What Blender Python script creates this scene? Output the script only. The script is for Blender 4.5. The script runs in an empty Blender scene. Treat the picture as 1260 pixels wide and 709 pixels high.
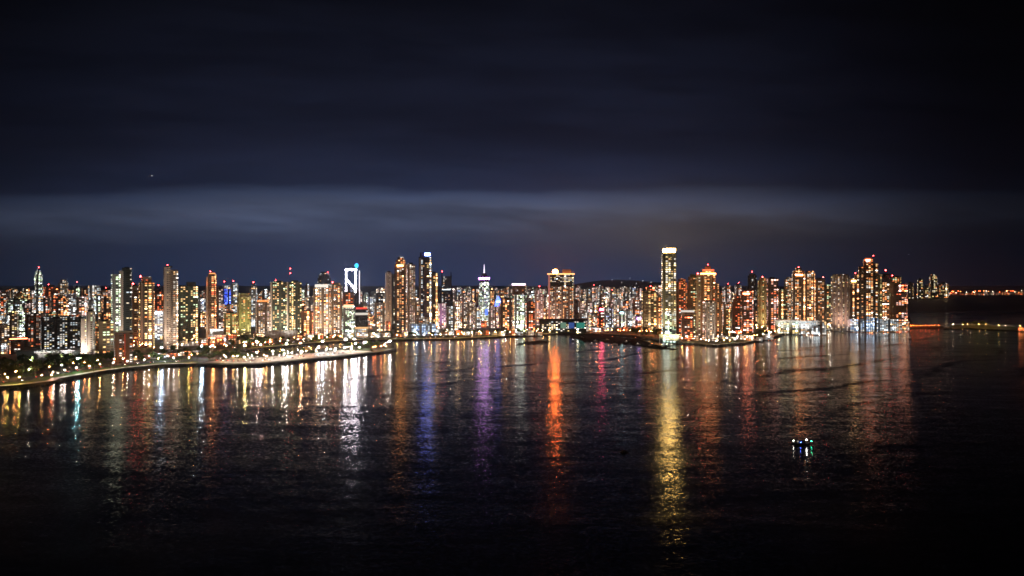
import bpy, math, random
from mathutils import Vector, Matrix
from mathutils.geometry import tessellate_polygon
R = math.radians
scene = bpy.context.scene
COL = scene.collection
random.seed(11)

# ------------------------------------------------------------------ camera
H = 130.0            # camera height over the water, metres
F = 900.0            # focal length in photograph pixels (photo 1260 x 709)
CX, HY = 630.0, 350.0
cam = bpy.data.cameras.new('camera')
cam.sensor_width = 36.0
cam.lens = F / 1260.0 * 36.0
cam.shift_y = -(354.5 - HY) / 1260.0
cam.clip_start = 1.0
cam.clip_end = 120000.0
camo = bpy.data.objects.new('camera', cam)
camo.location = (0, 0, H)
camo.rotation_euler = (R(90), 0, 0)
COL.objects.link(camo)
scene.camera = camo

# ------------------------------------------------------------------ view / render
scene.view_settings.view_transform = 'Standard'
scene.view_settings.look = 'None'
scene.view_settings.gamma = 1.0
scene.view_settings.exposure = 0.0
cy = scene.cycles
cy.use_denoising = True
cy.denoiser = 'OPENIMAGEDENOISE'
cy.denoising_prefilter = 'ACCURATE'
cy.max_bounces = 4
cy.diffuse_bounces = 2
cy.glossy_bounces = 2
cy.volume_bounces = 0
cy.sample_clamp_indirect = 2.0
cy.sample_clamp_direct = 0.0
cy.caustics_reflective = False
cy.caustics_refractive = False
cy.use_light_tree = True
cy.filter_width = 1.6
cy.use_adaptive_sampling = False

# ------------------------------------------------------------------ night sky (city glow under a cloud deck)
def NN(nt, typ, **kw):
    n = nt.nodes.new(typ)
    for k, v in kw.items():
        setattr(n, k, v)
    return n

def M(nt, op, a, b=None, c=None, clamp=False):
    n = nt.nodes.new('ShaderNodeMath'); n.operation = op; n.use_clamp = clamp
    for i, v in enumerate((a, b, c)):
        if v is None: continue
        if isinstance(v, (int, float)): n.inputs[i].default_value = v
        else: nt.links.new(v, n.inputs[i])
    return n.outputs[0]

def MIX(nt, fac, a, b, blend='MIX'):
    n = nt.nodes.new('ShaderNodeMix'); n.data_type = 'RGBA'; n.blend_type = blend
    for s, v in ((n.inputs[0], fac), (n.inputs[6], a), (n.inputs[7], b)):
        if isinstance(v, (int, float)): s.default_value = v
        elif isinstance(v, (tuple, list)): s.default_value = (*v[:3], 1)
        else: nt.links.new(v, s)
    return n.outputs[2]

def SMOOTH(nt, v, a, b):
    n = nt.nodes.new('ShaderNodeMapRange'); n.interpolation_type = 'SMOOTHSTEP'
    nt.links.new(v, n.inputs[0]); n.inputs[1].default_value = a; n.inputs[2].default_value = b
    return n.outputs[0]

def COMB(nt, x, y, z):
    n = nt.nodes.new('ShaderNodeCombineXYZ')
    for i, v in enumerate((x, y, z)):
        if isinstance(v, (int, float)): n.inputs[i].default_value = v
        else: nt.links.new(v, n.inputs[i])
    return n.outputs[0]

def NOISE(nt, vec, scale, detail=3, rough=0.5):
    n = nt.nodes.new('ShaderNodeTexNoise'); n.inputs['Scale'].default_value = scale
    n.inputs['Detail'].default_value = detail; n.inputs['Roughness'].default_value = rough
    if vec is not None: nt.links.new(vec, n.inputs['Vector'])
    return n

world = bpy.data.worlds.new('World')
scene.world = world
world.use_nodes = True
wt = world.node_tree
wt.nodes.clear()
tc = NN(wt, 'ShaderNodeTexCoord')
sp = NN(wt, 'ShaderNodeSeparateXYZ'); wt.links.new(tc.outputs['Generated'], sp.inputs[0])
hyp = M(wt, 'SQRT', M(wt, 'ADD', M(wt, 'MULTIPLY', sp.outputs[0], sp.outputs[0]), M(wt, 'ADD', M(wt, 'MULTIPLY', sp.outputs[1], sp.outputs[1]), 1e-6)))
# the cloud deck ends in a long straight front lying across the bay
el = M(wt, 'DIVIDE', sp.outputs[2], M(wt, 'MAXIMUM', M(wt, 'ABSOLUTE', sp.outputs[1]), .35))
az = M(wt, 'ARCTAN2', sp.outputs[0], sp.outputs[1])
v1 = COMB(wt, M(wt, 'MULTIPLY', az, 2.2), M(wt, 'MULTIPLY', el, 14.0), 3.7)
n1 = NOISE(wt, v1, 1.0, 5, 0.55)
v2 = COMB(wt, M(wt, 'ADD', M(wt, 'MULTIPLY', az, 4.0), M(wt, 'MULTIPLY', el, 6.0)), M(wt, 'MULTIPLY', el, 24.0), 4.3)
n2 = NOISE(wt, v2, 1.0, 7, 0.62)
eld = M(wt, 'ADD', M(wt, 'ADD', M(wt, 'ADD', el, M(wt, 'MULTIPLY', SMOOTH(wt, az, -.25, -.65), .010)), M(wt, 'MULTIPLY', M(wt, 'SUBTRACT', n2.outputs[0], 0.5), 0.050)), M(wt, 'MULTIPLY', M(wt, 'SUBTRACT', n1.outputs[0], 0.5), 0.016))
ramp = NN(wt, 'ShaderNodeValToRGB')
wt.links.new(M(wt, 'DIVIDE', eld, 0.4), ramp.inputs[0])
stops = [(0.0, (.016, .035, .096)), (.10, (.023, .038, .092)), (.19, (.034, .046, .086)), (.262, (.058, .074, .128)),
         (.298, (.040, .056, .108)), (.335, (.0110, .0160, .038)), (.5, (.0052, .0068, .0158)), (1.0, (.0020, .0024, .0048))]
cr = ramp.color_ramp
while len(cr.elements) < len(stops): cr.elements.new(0.5)
for e, (p, c) in zip(cr.elements, stops):
    e.position = p; e.color = (*c, 1)
def gauss(nt, v, mu, sg):
    d = M(nt, 'DIVIDE', M(nt, 'SUBTRACT', v, mu), sg)
    return M(nt, 'EXPONENT', M(nt, 'MULTIPLY', M(nt, 'MULTIPLY', d, d), -1.0))
brown = M(wt, 'MULTIPLY', gauss(wt, az, 0.26, 0.24), gauss(wt, eld, 0.075, 0.045))
skyc = MIX(wt, M(wt, 'MULTIPLY', brown, 0.8), ramp.outputs[0], (.064, .055, .060))
tex = M(wt, 'ADD', M(wt, 'MULTIPLY', SMOOTH(wt, n2.outputs[0], 0.3, 0.75), 0.66), 0.74)
texf = M(wt, 'ADD', 1.0, M(wt, 'MULTIPLY', M(wt, 'SUBTRACT', tex, 1.0), SMOOTH(wt, el, 0.02, 0.1)))
fall = M(wt, 'ADD', 0.10, M(wt, 'MULTIPLY', 1.08, M(wt, 'MULTIPLY', SMOOTH(wt, az, -0.85, -0.28), SMOOTH(wt, az, 0.62, 0.10))))
sc = MIX(wt, 1.0, skyc, COMB(wt, M(wt, 'MULTIPLY', texf, fall), M(wt, 'MULTIPLY', texf, fall), M(wt, 'MULTIPLY', texf, fall)), 'MULTIPLY')
bg = NN(wt, 'ShaderNodeBackground'); wt.links.new(sc, bg.inputs[0]); bg.inputs[1].default_value = 1.2
wo = NN(wt, 'ShaderNodeOutputWorld'); wt.links.new(bg.outputs[0], wo.inputs[0])

# ------------------------------------------------------------------ helpers
def G(px, py, z=0.0):
    D = (H - z) * F / (py - HY)
    return Vector(((px - CX) / F * D, D, z))

def tag(o, label=None, cat=None, group=None, kind=None):
    if label: o['label'] = label
    if cat: o['category'] = cat
    if group: o['group'] = group
    if kind: o['kind'] = kind
    return o

def empty(name, loc, rz=0.0):
    o = bpy.data.objects.new(name, None)
    o.empty_display_size = 3
    o.location = loc; o.rotation_euler = (0, 0, rz)
    COL.objects.link(o)
    return o

class MB:
    def __init__(s):
        s.v = []; s.f = []; s.uv = []; s.mi = []
    def face(s, pts, uvs=None, mi=0):
        i = len(s.v); s.v += [tuple(p) for p in pts]
        s.f.append(list(range(i, i + len(pts))))
        s.uv.append(uvs or [(0, 0)] * len(pts)); s.mi.append(mi)
    def loft(s, rings, mi=0, mtop=1, cap=True, bottom=False):
        """rings: (list of xy, z). Walls get metre UVs, flat setbacks and the cap the roof slot."""
        base = []
        for ring, z in rings:
            i = len(s.v); s.v += [(x, y, z) for x, y in ring]; base.append(i)
        n = len(rings[0][0])
        for k in range(len(rings) - 1):
            (ra, za), (rb, zb) = rings[k], rings[k + 1]
            flat = abs(zb - za) < 0.02
            u = 0.0
            for j in range(n):
                j2 = (j + 1) % n
                L = math.dist(ra[j], ra[j2])
                s.f.append([base[k] + j, base[k] + j2, base[k + 1] + j2, base[k + 1] + j])
                if flat:
                    s.uv.append([(0, 0)] * 4); s.mi.append(mtop)
                else:
                    Lb = math.dist(rb[j], rb[j2]); m_ = u + L / 2
                    s.uv.append([(u, za), (u + L, za), (m_ + Lb / 2, zb), (m_ - Lb / 2, zb)]); s.mi.append(mi)
                u += math.ceil(L / 50) * 50
        if cap:
            s.f.append([base[-1] + j for j in range(n)]); s.uv.append([(0, 0)] * n); s.mi.append(mtop)
        if bottom:
            s.f.append([base[0] + j for j in reversed(range(n))]); s.uv.append([(0, 0)] * n); s.mi.append(mtop)
    def box(s, x0, x1, y0, y1, z0, z1, mi=0, mtop=None):
        r = [(x0, y0), (x1, y0), (x1, y1), (x0, y1)]
        s.loft([(r, z0), (r, z1)], mi, mi if mtop is None else mtop, bottom=True)
    def bar(s, a, b, r0, r1=None, n=6, mi=0):
        a = Vector(a); b = Vector(b); r1 = r0 if r1 is None else r1
        d = (b - a).normalized(); up = Vector((0, 0, 1)) if abs(d.z) < .95 else Vector((1, 0, 0))
        p = d.cross(up).normalized(); q = d.cross(p).normalized()
        i = len(s.v)
        for c, r in ((a, r0), (b, r1)):
            for k in range(n):
                t = 2 * math.pi * k / n
                s.v.append(tuple(c + p * math.cos(t) * r + q * math.sin(t) * r))
        for k in range(n):
            k2 = (k + 1) % n
            s.f.append([i + k, i + k2, i + n + k2, i + n + k]); s.uv.append([(0, 0)] * 4); s.mi.append(mi)
        s.f.append([i + k for k in reversed(range(n))]); s.uv.append([(0, 0)] * n); s.mi.append(mi)
        s.f.append([i + n + k for k in range(n)]); s.uv.append([(0, 0)] * n); s.mi.append(mi)
    def ball(s, c, r, nu=10, nv=6, sz=1.0, mi=0):
        i = len(s.v); c = Vector(c)
        for a in range(1, nv):
            t = math.pi * a / nv
            for b in range(nu):
                p = 2 * math.pi * b / nu
                s.v.append((c.x + r * math.sin(t) * math.cos(p), c.y + r * math.sin(t) * math.sin(p), c.z + r * sz * math.cos(t)))
        top = len(s.v); s.v.append((c.x, c.y, c.z + r * sz)); bot = len(s.v); s.v.append((c.x, c.y, c.z - r * sz))
        for b in range(nu):
            b2 = (b + 1) % nu
            fs = [[top, i + b, i + b2], [bot, i + (nv - 2) * nu + b2, i + (nv - 2) * nu + b]]
            for a in range(nv - 2):
                fs.append([i + a * nu + b, i + (a + 1) * nu + b, i + (a + 1) * nu + b2, i + a * nu + b2])
            for f in fs:
                s.f.append(f); s.uv.append([(0, 0)] * len(f)); s.mi.append(mi)
    def build(s, name, mats, parent=None, smooth=False):
        me = bpy.data.meshes.new(name)
        me.from_pydata(s.v, [], s.f)
        uvl = me.uv_layers.new(name='uv')
        k = 0
        flat = []
        for u in s.uv:
            for a in u: flat += [a[0], a[1]]
        uvl.data.foreach_set('uv', flat)
        if not isinstance(mats, (list, tuple)): mats = [mats]
        for m in mats: me.materials.append(m)
        me.polygons.foreach_set('material_index', [min(i, len(mats) - 1) for i in s.mi])
        if smooth: me.polygons.foreach_set('use_smooth', [True] * len(s.f))
        me.validate(); me.update()
        o = bpy.data.objects.new(name, me); COL.objects.link(o)
        if parent: o.parent = parent
        return o

def rect(x0, x1, y0, y1): return [(x0, y0), (x1, y0), (x1, y1), (x0, y1)]
def ngon(cx, cy, rx, ry, n, ph=0.0):
    return [(cx + rx * math.cos(ph + 2 * math.pi * k / n), cy + ry * math.sin(ph + 2 * math.pi * k / n)) for k in range(n)]
def scaled(ring, s, sy=None):
    cx = sum(p[0] for p in ring) / len(ring); cyy = sum(p[1] for p in ring) / len(ring); sy = s if sy is None else sy
    return [(cx + (x - cx) * s, cyy + (y - cyy) * sy) for x, y in ring]

def copy_tree(o, parent=None):
    c = o.copy(); COL.objects.link(c); c.parent = parent
    for ch in list(o.children): copy_tree(ch, c)
    return c

# ------------------------------------------------------------------ materials
def plain(name, col, rough=0.8, metal=0.0, var=0.25, scale=0.15):
    m = bpy.data.materials.new(name); m.use_nodes = True; nt = m.node_tree
    b = nt.nodes['Principled BSDF']
    t = NN(nt, 'ShaderNodeTexCoord')
    n = NOISE(nt, t.outputs['Object'], scale, 4, 0.6)
    f = M(nt, 'ADD', M(nt, 'MULTIPLY', n.outputs[0], 2 * var), 1 - var)
    nt.links.new(MIX(nt, 1.0, col, COMB(nt, f, f, f), 'MULTIPLY'), b.inputs['Base Color'])
    b.inputs['Roughness'].default_value = rough; b.inputs['Metallic'].default_value = metal
    m.cycles.emission_sampling = 'NONE'
    return m

_em = {}
def matte(m):
    m.node_tree.nodes['Principled BSDF'].inputs['Specular IOR Level'].default_value = .08
    return m

def emit(col, s, sample=True):
    k = (col, s, sample)
    if k in _em: return _em[k]
    m = bpy.data.materials.new('lamp_glow'); m.use_nodes = True; nt = m.node_tree
    nt.nodes.clear()
    e = NN(nt, 'ShaderNodeEmission'); e.inputs[0].default_value = (*col, 1); e.inputs[1].default_value = s
    o = NN(nt, 'ShaderNodeOutputMaterial'); nt.links.new(e.outputs[0], o.inputs[0])
    m.cycles.emission_sampling = 'FRONT' if sample else 'NONE'
    _em[k] = m
    return m

grp = bpy.data.node_groups.new('facade', 'ShaderNodeTree')
def _sock(n, t, io='INPUT', d=None):
    s = grp.interface.new_socket(n, in_out=io, socket_type=t)
    if d is not None: s.default_value = d
for n_ in ('Wall', 'Glass', 'A', 'B', 'C'): _sock(n_, 'NodeSocketColor')
for n_ in ('CellW', 'FloorH', 'Lit', 'Strength', 'NCol', 'Band', 'Base'): _sock(n_, 'NodeSocketFloat')
_sock('Shader', 'NodeSocketShader', 'OUTPUT')
gi = NN(grp, 'NodeGroupInput'); go = NN(grp, 'NodeGroupOutput')
I = gi.outputs
uvn = NN(grp, 'ShaderNodeUVMap'); uvn.uv_map = 'uv'
sep = NN(grp, 'ShaderNodeSeparateXYZ'); grp.links.new(uvn.outputs[0], sep.inputs[0])
oi = NN(grp, 'ShaderNodeObjectInfo')
seed = M(grp, 'MULTIPLY', oi.outputs['Random'], 517.0)
u = M(grp, 'DIVIDE', sep.outputs[0], I['CellW']); v = M(grp, 'DIVIDE', sep.outputs[1], I['FloorH'])
fu = M(grp, 'FLOOR', u); fv = M(grp, 'FLOOR', v)
cu = M(grp, 'FRACT', u); cv = M(grp, 'FRACT', v)
def inside(x, a, b): return M(grp, 'MULTIPLY', M(grp, 'GREATER_THAN', x, a), M(grp, 'LESS_THAN', x, b))
notsolid = M(grp, 'GREATER_THAN', M(grp, 'MODULO', M(grp, 'ADD', fu, 0.5), I['NCol']), 1.0)
mask = M(grp, 'MULTIPLY', M(grp, 'MULTIPLY', inside(cu, 0.10, 0.90), inside(cv, 0.30, 0.80)), notsolid)
wn = NN(grp, 'ShaderNodeTexWhiteNoise', noise_dimensions='3D'); grp.links.new(COMB(grp, fu, fv, seed), wn.inputs['Vector'])
wn2 = NN(grp, 'ShaderNodeTexWhiteNoise', noise_dimensions='3D')
grp.links.new(COMB(grp, M(grp, 'FLOOR', M(grp, 'DIVIDE', fu, 3.0)), fv, M(grp, 'ADD', seed, 31.0)), wn2.inputs['Vector'])
wnr = NN(grp, 'ShaderNodeTexWhiteNoise', noise_dimensions='2D'); grp.links.new(COMB(grp, fv, seed, 0), wnr.inputs['Vector'])
rowlit = M(grp, 'MULTIPLY', M(grp, 'LESS_THAN', wnr.outputs[0], I['Band']), 0.55)
chunk = M(grp, 'ADD', 0.45, M(grp, 'MULTIPLY', wn2.outputs[0], 1.1))
lowf = SMOOTH(grp, sep.outputs[1], 34.0, 12.0)   # extra window light added to the bottom floors for a street-level glow
litp = M(grp, 'ADD', M(grp, 'ADD', M(grp, 'MULTIPLY', I['Lit'], chunk), rowlit), M(grp, 'MULTIPLY', lowf, .10))
wnc = NN(grp, 'ShaderNodeTexWhiteNoise', noise_dimensions='2D'); grp.links.new(COMB(grp, fu, M(grp, 'ADD', seed, 77.0), 0), wnc.inputs['Vector'])
stair = M(grp, 'LESS_THAN', wnc.outputs[0], .07)
litp = M(grp, 'MULTIPLY', M(grp, 'ADD', litp, M(grp, 'MULTIPLY', stair, .8)), M(grp, 'ADD', .72, M(grp, 'MULTIPLY', M(grp, 'GREATER_THAN', M(grp, 'FRACT', M(grp, 'MULTIPLY', wnc.outputs[0], 7.0)), .3), .42)))
lit = M(grp, 'LESS_THAN', wn.outputs[0], litp)
sc3 = NN(grp, 'ShaderNodeSeparateColor'); grp.links.new(wn.outputs[1], sc3.inputs[0])
sc4 = NN(grp, 'ShaderNodeSeparateColor'); grp.links.new(wn2.outputs[1], sc4.inputs[0])
br = M(grp, 'ADD', 0.17, M(grp, 'MULTIPLY', M(grp, 'POWER', sc3.outputs[0], 4.0), M(grp, 'ADD', 0.5, M(grp, 'MULTIPLY', sc4.outputs[1], 2.6))))
colr = MIX(grp, SMOOTH(grp, sc3.outputs[1], 0.15, 0.75), I['A'], I['B'])
colr = MIX(grp, M(grp, 'GREATER_THAN', sc4.outputs[0], 0.86), colr, I['C'])
curtain = M(grp, 'ADD', 0.55, M(grp, 'MULTIPLY', inside(cu, 0.3, 0.7), 0.6))
est = M(grp, 'MULTIPLY', M(grp, 'MULTIPLY', M(grp, 'MULTIPLY', mask, lit), M(grp, 'MULTIPLY', br, curtain)), I['Strength'])
est = M(grp, 'MULTIPLY', est, M(grp, 'ADD', 1.0, M(grp, 'MULTIPLY', lowf, .7)))
# faint emission painted on all panes, so facades glow between lit windows
est = M(grp, 'ADD', est, M(grp, 'MULTIPLY', M(grp, 'MULTIPLY', mask, sc3.outputs[2]), I['Base']))
tco = NN(grp, 'ShaderNodeTexCoord')
nz = NOISE(grp, tco.outputs['Object'], 0.06, 4, 0.6)
wv = M(grp, 'ADD', 0.7, M(grp, 'MULTIPLY', nz.outputs[0], 0.6))
slab = M(grp, 'ADD', 1.0, M(grp, 'MULTIPLY', M(grp, 'LESS_THAN', cv, 0.1), 0.25))
wf = M(grp, 'MULTIPLY', wv, slab)
wallc = MIX(grp, 1.0, I['Wall'], COMB(grp, wf, wf, wf), 'MULTIPLY')
pb = NN(grp, 'ShaderNodeBsdfPrincipled')
grp.links.new(MIX(grp, mask, wallc, I['Glass']), pb.inputs['Base Color'])
grp.links.new(M(grp, 'SUBTRACT', 0.85, M(grp, 'MULTIPLY', mask, 0.65)), pb.inputs['Roughness'])
grp.links.new(colr, pb.inputs['Emission Color']); grp.links.new(est, pb.inputs['Emission Strength'])
grp.links.new(pb.outputs[0], go.inputs[0])

ORG = (1.0, .29, .08); RED = (1.0, .16, .06); WRM = (1.0, .56, .24); YEL = (1.0, .74, .30); WHT = (1.0, .9, .78)
COOL = (.78, .92, 1.0); GRN = (.78, 1.0, .62); PNK = (1.0, .62, .55); BLU = (.12, .22, 1.0); OLV = (.95, .82, .34)
STY = {  # wall, glass, cellw, floorh, lit, strength, A, B, C, ncol, band, base
 'greenwhite': ((.30, .32, .30), (.02, .03, .03), 5, 3.6, .55, 6.0, WHT, GRN, COOL, 99, .1, .10),
 'brown':      ((.26, .17, .13), (.02, .02, .02), 5, 3.5, .22, 4.0, ORG, WHT, RED, 3, .0, .10),
 'officeslab': ((.05, .05, .05), (.01, .012, .015), 4.2, 3.6, .42, 2.6, WHT, COOL, YEL, 5, .0, .02),
 'beige':      ((.42, .34, .26), (.03, .03, .02), 5, 3.5, .28, 4.0, YEL, WHT, GRN, 3, .0, .12),
 'pale':       ((.55, .47, .42), (.05, .05, .05), 5, 3.6, .32, 4.5, WRM, WHT, YEL, 4, .05, .12),
 'amberspots': ((.16, .12, .07), (.02, .02, .01), 6, 4.2, .32, 5.5, ORG, YEL, GRN, 4, .0, .10),
 'farspeck':   ((.10, .11, .10), (.02, .02, .02), 5, 4.0, .34, 7.0, WHT, YEL, ORG, 99, .0, .02),
 'farorange':  ((.10, .08, .06), (.02, .02, .02), 5, 4.0, .30, 6.0, ORG, YEL, WHT, 99, .0, .02),
 'bluepanel':  ((.05, .06, .20), (.05, .06, .3), 4, 3.0, .8, 3.0, (.05, .10, 1), (.10, .2, 1), (.3, .45, 1), 4, .0, 1.2),
 'slabwall':   ((.62, .53, .46), (.10, .08, .07), 4, 3.6, .10, 3.0, WRM, WHT, YEL, 2.6, .0, .05),
 'darkglass':  ((.04, .05, .05), (.012, .016, .018), 6, 3.8, .08, 4.5, YEL, WHT, COOL, 99, .22, .03),
 'blackglass': ((.02, .025, .035), (.008, .010, .014), 6, 4.0, .05, 4.0, COOL, WHT, WRM, 99, .04, .02),
 'greendark':  ((.07, .09, .06), (.01, .02, .012), 5, 4.2, .42, 6.0, YEL, WRM, GRN, 4, .0, .06),
 'orange':     ((.20, .13, .09), (.03, .02, .015), 6, 4.4, .52, 6.0, ORG, WRM, WHT, 4, .05, .10),
 'orangehot':  ((.26, .15, .09), (.04, .02, .015), 7, 4.4, .65, 6.5, ORG, WRM, RED, 3, .15, .15),
 'reddish':    ((.16, .08, .06), (.02, .012, .01), 6, 4.2, .45, 5.5, RED, ORG, WHT, 4, .05, .08),
 'olive':      ((.36, .31, .17), (.05, .05, .02), 5, 3.6, .40, 4.0, OLV, YEL, ORG, 3, .1, .25),
 'warm':       ((.34, .27, .21), (.03, .03, .025), 5, 3.8, .48, 5.0, WRM, WHT, ORG, 4, .05, .14),
 'warmpale':   ((.50, .42, .36), (.05, .045, .04), 5, 3.8, .48, 4.6, WRM, WHT, PNK, 4, .05, .22),
 'whiteres':   ((.52, .50, .48), (.06, .06, .06), 6, 4.0, .50, 4.6, WHT, COOL, WRM, 4, .0, .22),
 'pinkres':    ((.50, .38, .35), (.06, .05, .05), 6, 4.0, .50, 4.6, PNK, WHT, ORG, 4, .0, .24),
 'bluish':     ((.30, .34, .42), (.03, .04, .06), 5, 4.0, .45, 4.5, COOL, WHT, (.5, .6, 1), 4, .1, .16),
 'greenband':  ((.26, .25, .20), (.03, .035, .03), 6, 4.6, .26, 4.6, YEL, WHT, WRM, 99, .42, .18),
 'bandwarm':   ((.10, .08, .06), (.02, .018, .012), 7, 4.2, .22, 5.5, WRM, YEL, ORG, 99, .38, .06),
 'bandred':    ((.14, .09, .07), (.02, .015, .012), 7, 5.0, .24, 6.0, ORG, PNK, RED, 99, .42, .06),
 'storefront': ((.35, .28, .22), (.10, .08, .05), 5, 4.0, .65, 3.5, WRM, WHT, ORG, 99, .2, .6),
 'storewhite': ((.60, .60, .60), (.12, .12, .12), 5, 4.0, .7, 2.6, WHT, COOL, WRM, 5, .2, .3),
 'storered':   ((.35, .18, .12), (.10, .05, .03), 5, 4.0, .7, 4.0, ORG, RED, WRM, 99, .2, .6),
 'storeblue':  ((.45, .50, .60), (.10, .12, .14), 5, 4.0, .75, 3.0, COOL, (.4, .6, 1), WHT, 5, .2, .6),
 'storegreen': ((.50, .58, .54), (.10, .12, .11), 7, 4.5, .80, 4.5, (.7, 1, .85), WHT, YEL, 5, .2, .5),
}
_fm = {}
def facade(st, k=1.0):
    if (st, k) in _fm: return _fm[(st, k)]
    p = STY[st]
    m = bpy.data.materials.new('facade_' + st); m.use_nodes = True; nt = m.node_tree; nt.nodes.clear()
    g = NN(nt, 'ShaderNodeGroup'); g.node_tree = grp
    for n_, val in zip(('Wall', 'Glass', 'CellW', 'FloorH', 'Lit', 'Strength', 'A', 'B', 'C', 'NCol', 'Band', 'Base'), p):
        g.inputs[n_].default_value = (*val, 1) if isinstance(val, tuple) else val
    if not st.startswith('store'):
        g.inputs['Strength'].default_value *= 1.5; g.inputs['Base'].default_value *= 1.0; g.inputs['Lit'].default_value *= 1.08
        g.inputs['Wall'].default_value = (*[c * .95 for c in p[0]], 1)
    o = NN(nt, 'ShaderNodeOutputMaterial'); nt.links.new(g.outputs[0], o.inputs[0])
    m.cycles.emission_sampling = 'NONE'
    g.inputs['CellW'].default_value *= k; g.inputs['FloorH'].default_value *= k
    if k > 1: g.inputs['NCol'].default_value = 99
    _fm[(st, k)] = m
    return m

m_roof = plain('roof_felt', (.10, .10, .10))
m_conc = plain('pale_concrete', (.55, .50, .45))
m_brownwall = plain('brown_render', (.30, .20, .15))
m_dark = plain('dark_cladding', (.03, .03, .035), 0.4)
m_metal = plain('grey_metal', (.25, .25, .26), 0.4, 0.8)
m_white = plain('white_paint', (.75, .75, .73), 0.5)
m_rock = plain('wet_rock', (.05, .045, .04), 0.7, 0, 0.5, 0.4)
m_red = plain('red_roof', (.35, .06, .04), 0.6)
e_beacon = emit((1.0, .05, .05), 60.0, False)

# ------------------------------------------------------------------ water
def water_material():
    m = bpy.data.materials.new('bay_water'); m.use_nodes = True; nt = m.node_tree
    b = nt.nodes['Principled BSDF']
    b.inputs['Base Color'].default_value = (.0015, .002, .003, 1)
    b.inputs['IOR'].default_value = 1.333
    geo = NN(nt, 'ShaderNodeNewGeometry')
    def slopes(scale, sx, sy, rot, amp, det):
        mp = NN(nt, 'ShaderNodeMapping'); mp.inputs['Scale'].default_value = (sx, sy, 1); mp.inputs['Rotation'].default_value = (0, 0, R(rot))
        nt.links.new(geo.outputs['Position'], mp.inputs[0])
        n = NOISE(nt, mp.outputs[0], scale, det, 0.55)
        s = NN(nt, 'ShaderNodeVectorMath', operation='SUBTRACT'); nt.links.new(n.outputs['Color'], s.inputs[0]); s.inputs[1].default_value = (.5, .5, .5)
        k = NN(nt, 'ShaderNodeVectorMath', operation='SCALE'); nt.links.new(s.outputs[0], k.inputs[0]); k.inputs['Scale'].default_value = amp
        return k.outputs[0]
    a = slopes(0.75, 0.7, 1.2, 12, 0.36, 2)       # chop, a couple of metres
    c = slopes(0.07, 0.5, 1.6, -14, 0.10, 2)      # longer waves
    d = slopes(0.012, 0.35, 1.7, -10, 0.055, 3)   # swell lines and currents
    a1 = NN(nt, 'ShaderNodeVectorMath', operation='ADD'); nt.links.new(a, a1.inputs[0]); nt.links.new(c, a1.inputs[1])
    a2 = NN(nt, 'ShaderNodeVectorMath', operation='ADD'); nt.links.new(a1.outputs[0], a2.inputs[0]); nt.links.new(d, a2.inputs[1])
    sx = NN(nt, 'ShaderNodeSeparateXYZ'); nt.links.new(geo.outputs['Position'], sx.inputs[0])
    wob = NOISE(nt, geo.outputs['Position'], 0.0022, 3, .5)
    phs = M(nt, 'ADD', M(nt, 'MULTIPLY', M(nt, 'SUBTRACT', M(nt, 'MULTIPLY', sx.outputs[1], .72), M(nt, 'MULTIPLY', sx.outputs[0], .62)), 6.283 / 105), M(nt, 'MULTIPLY', wob.outputs[0], 16.0))
    crest = M(nt, 'POWER', M(nt, 'ADD', .5, M(nt, 'MULTIPLY', .5, M(nt, 'SINE', phs))), 16.0)
    pm = NOISE(nt, geo.outputs['Position'], 0.004, 3, .6)
    crest = M(nt, 'MULTIPLY', crest, M(nt, 'MULTIPLY', SMOOTH(nt, pm.outputs[0], .40, .62), SMOOTH(nt, sx.outputs[1], 600.0, 1100.0)))
    ln = COMB(nt, 0.0, M(nt, 'MULTIPLY', crest, -.06), 0.0)
    a3 = NN(nt, 'ShaderNodeVectorMath', operation='ADD'); nt.links.new(a2.outputs[0], a3.inputs[0]); nt.links.new(ln, a3.inputs[1]); a2 = a3
    fl = NN(nt, 'ShaderNodeVectorMath', operation='MULTIPLY'); nt.links.new(a2.outputs[0], fl.inputs[0]); fl.inputs[1].default_value = (.62, 1, 0)
    up = NN(nt, 'ShaderNodeVectorMath', operation='ADD'); nt.links.new(fl.outputs[0], up.inputs[0]); up.inputs[1].default_value = (0, 0, 1)
    nm = NN(nt, 'ShaderNodeVectorMath', operation='NORMALIZE'); nt.links.new(up.outputs[0], nm.inputs[0])
    nt.links.new(nm.outputs[0], b.inputs['Normal'])
    # calmer and rougher lanes across the bay
    mp = NN(nt, 'ShaderNodeMapping'); mp.inputs['Scale'].default_value = (.35, 1.8, 1); mp.inputs['Rotation'].default_value = (0, 0, R(-9))
    nt.links.new(geo.outputs['Position'], mp.inputs[0])
    n = NOISE(nt, mp.outputs[0], 0.012, 4, 0.6)
    rg = NN(nt, 'ShaderNodeMapRange'); nt.links.new(n.outputs[0], rg.inputs[0])
    rg.inputs[1].default_value = .35; rg.inputs[2].default_value = .65; rg.inputs[3].default_value = .08; rg.inputs[4].default_value = .17
    nt.links.new(M(nt, 'ADD', rg.outputs[0], M(nt, 'MULTIPLY', SMOOTH(nt, sx.outputs[1], 2200.0, 4200.0), .22)), b.inputs['Roughness'])
    m.cycles.emission_sampling = 'NONE'
    return m

w = MB(); w.face([(-45000, -3000, 0), (45000, -3000, 0), (45000, 60000, 0), (-45000, 60000, 0)])
tag(w.build('water', water_material()), kind='structure')

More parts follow.
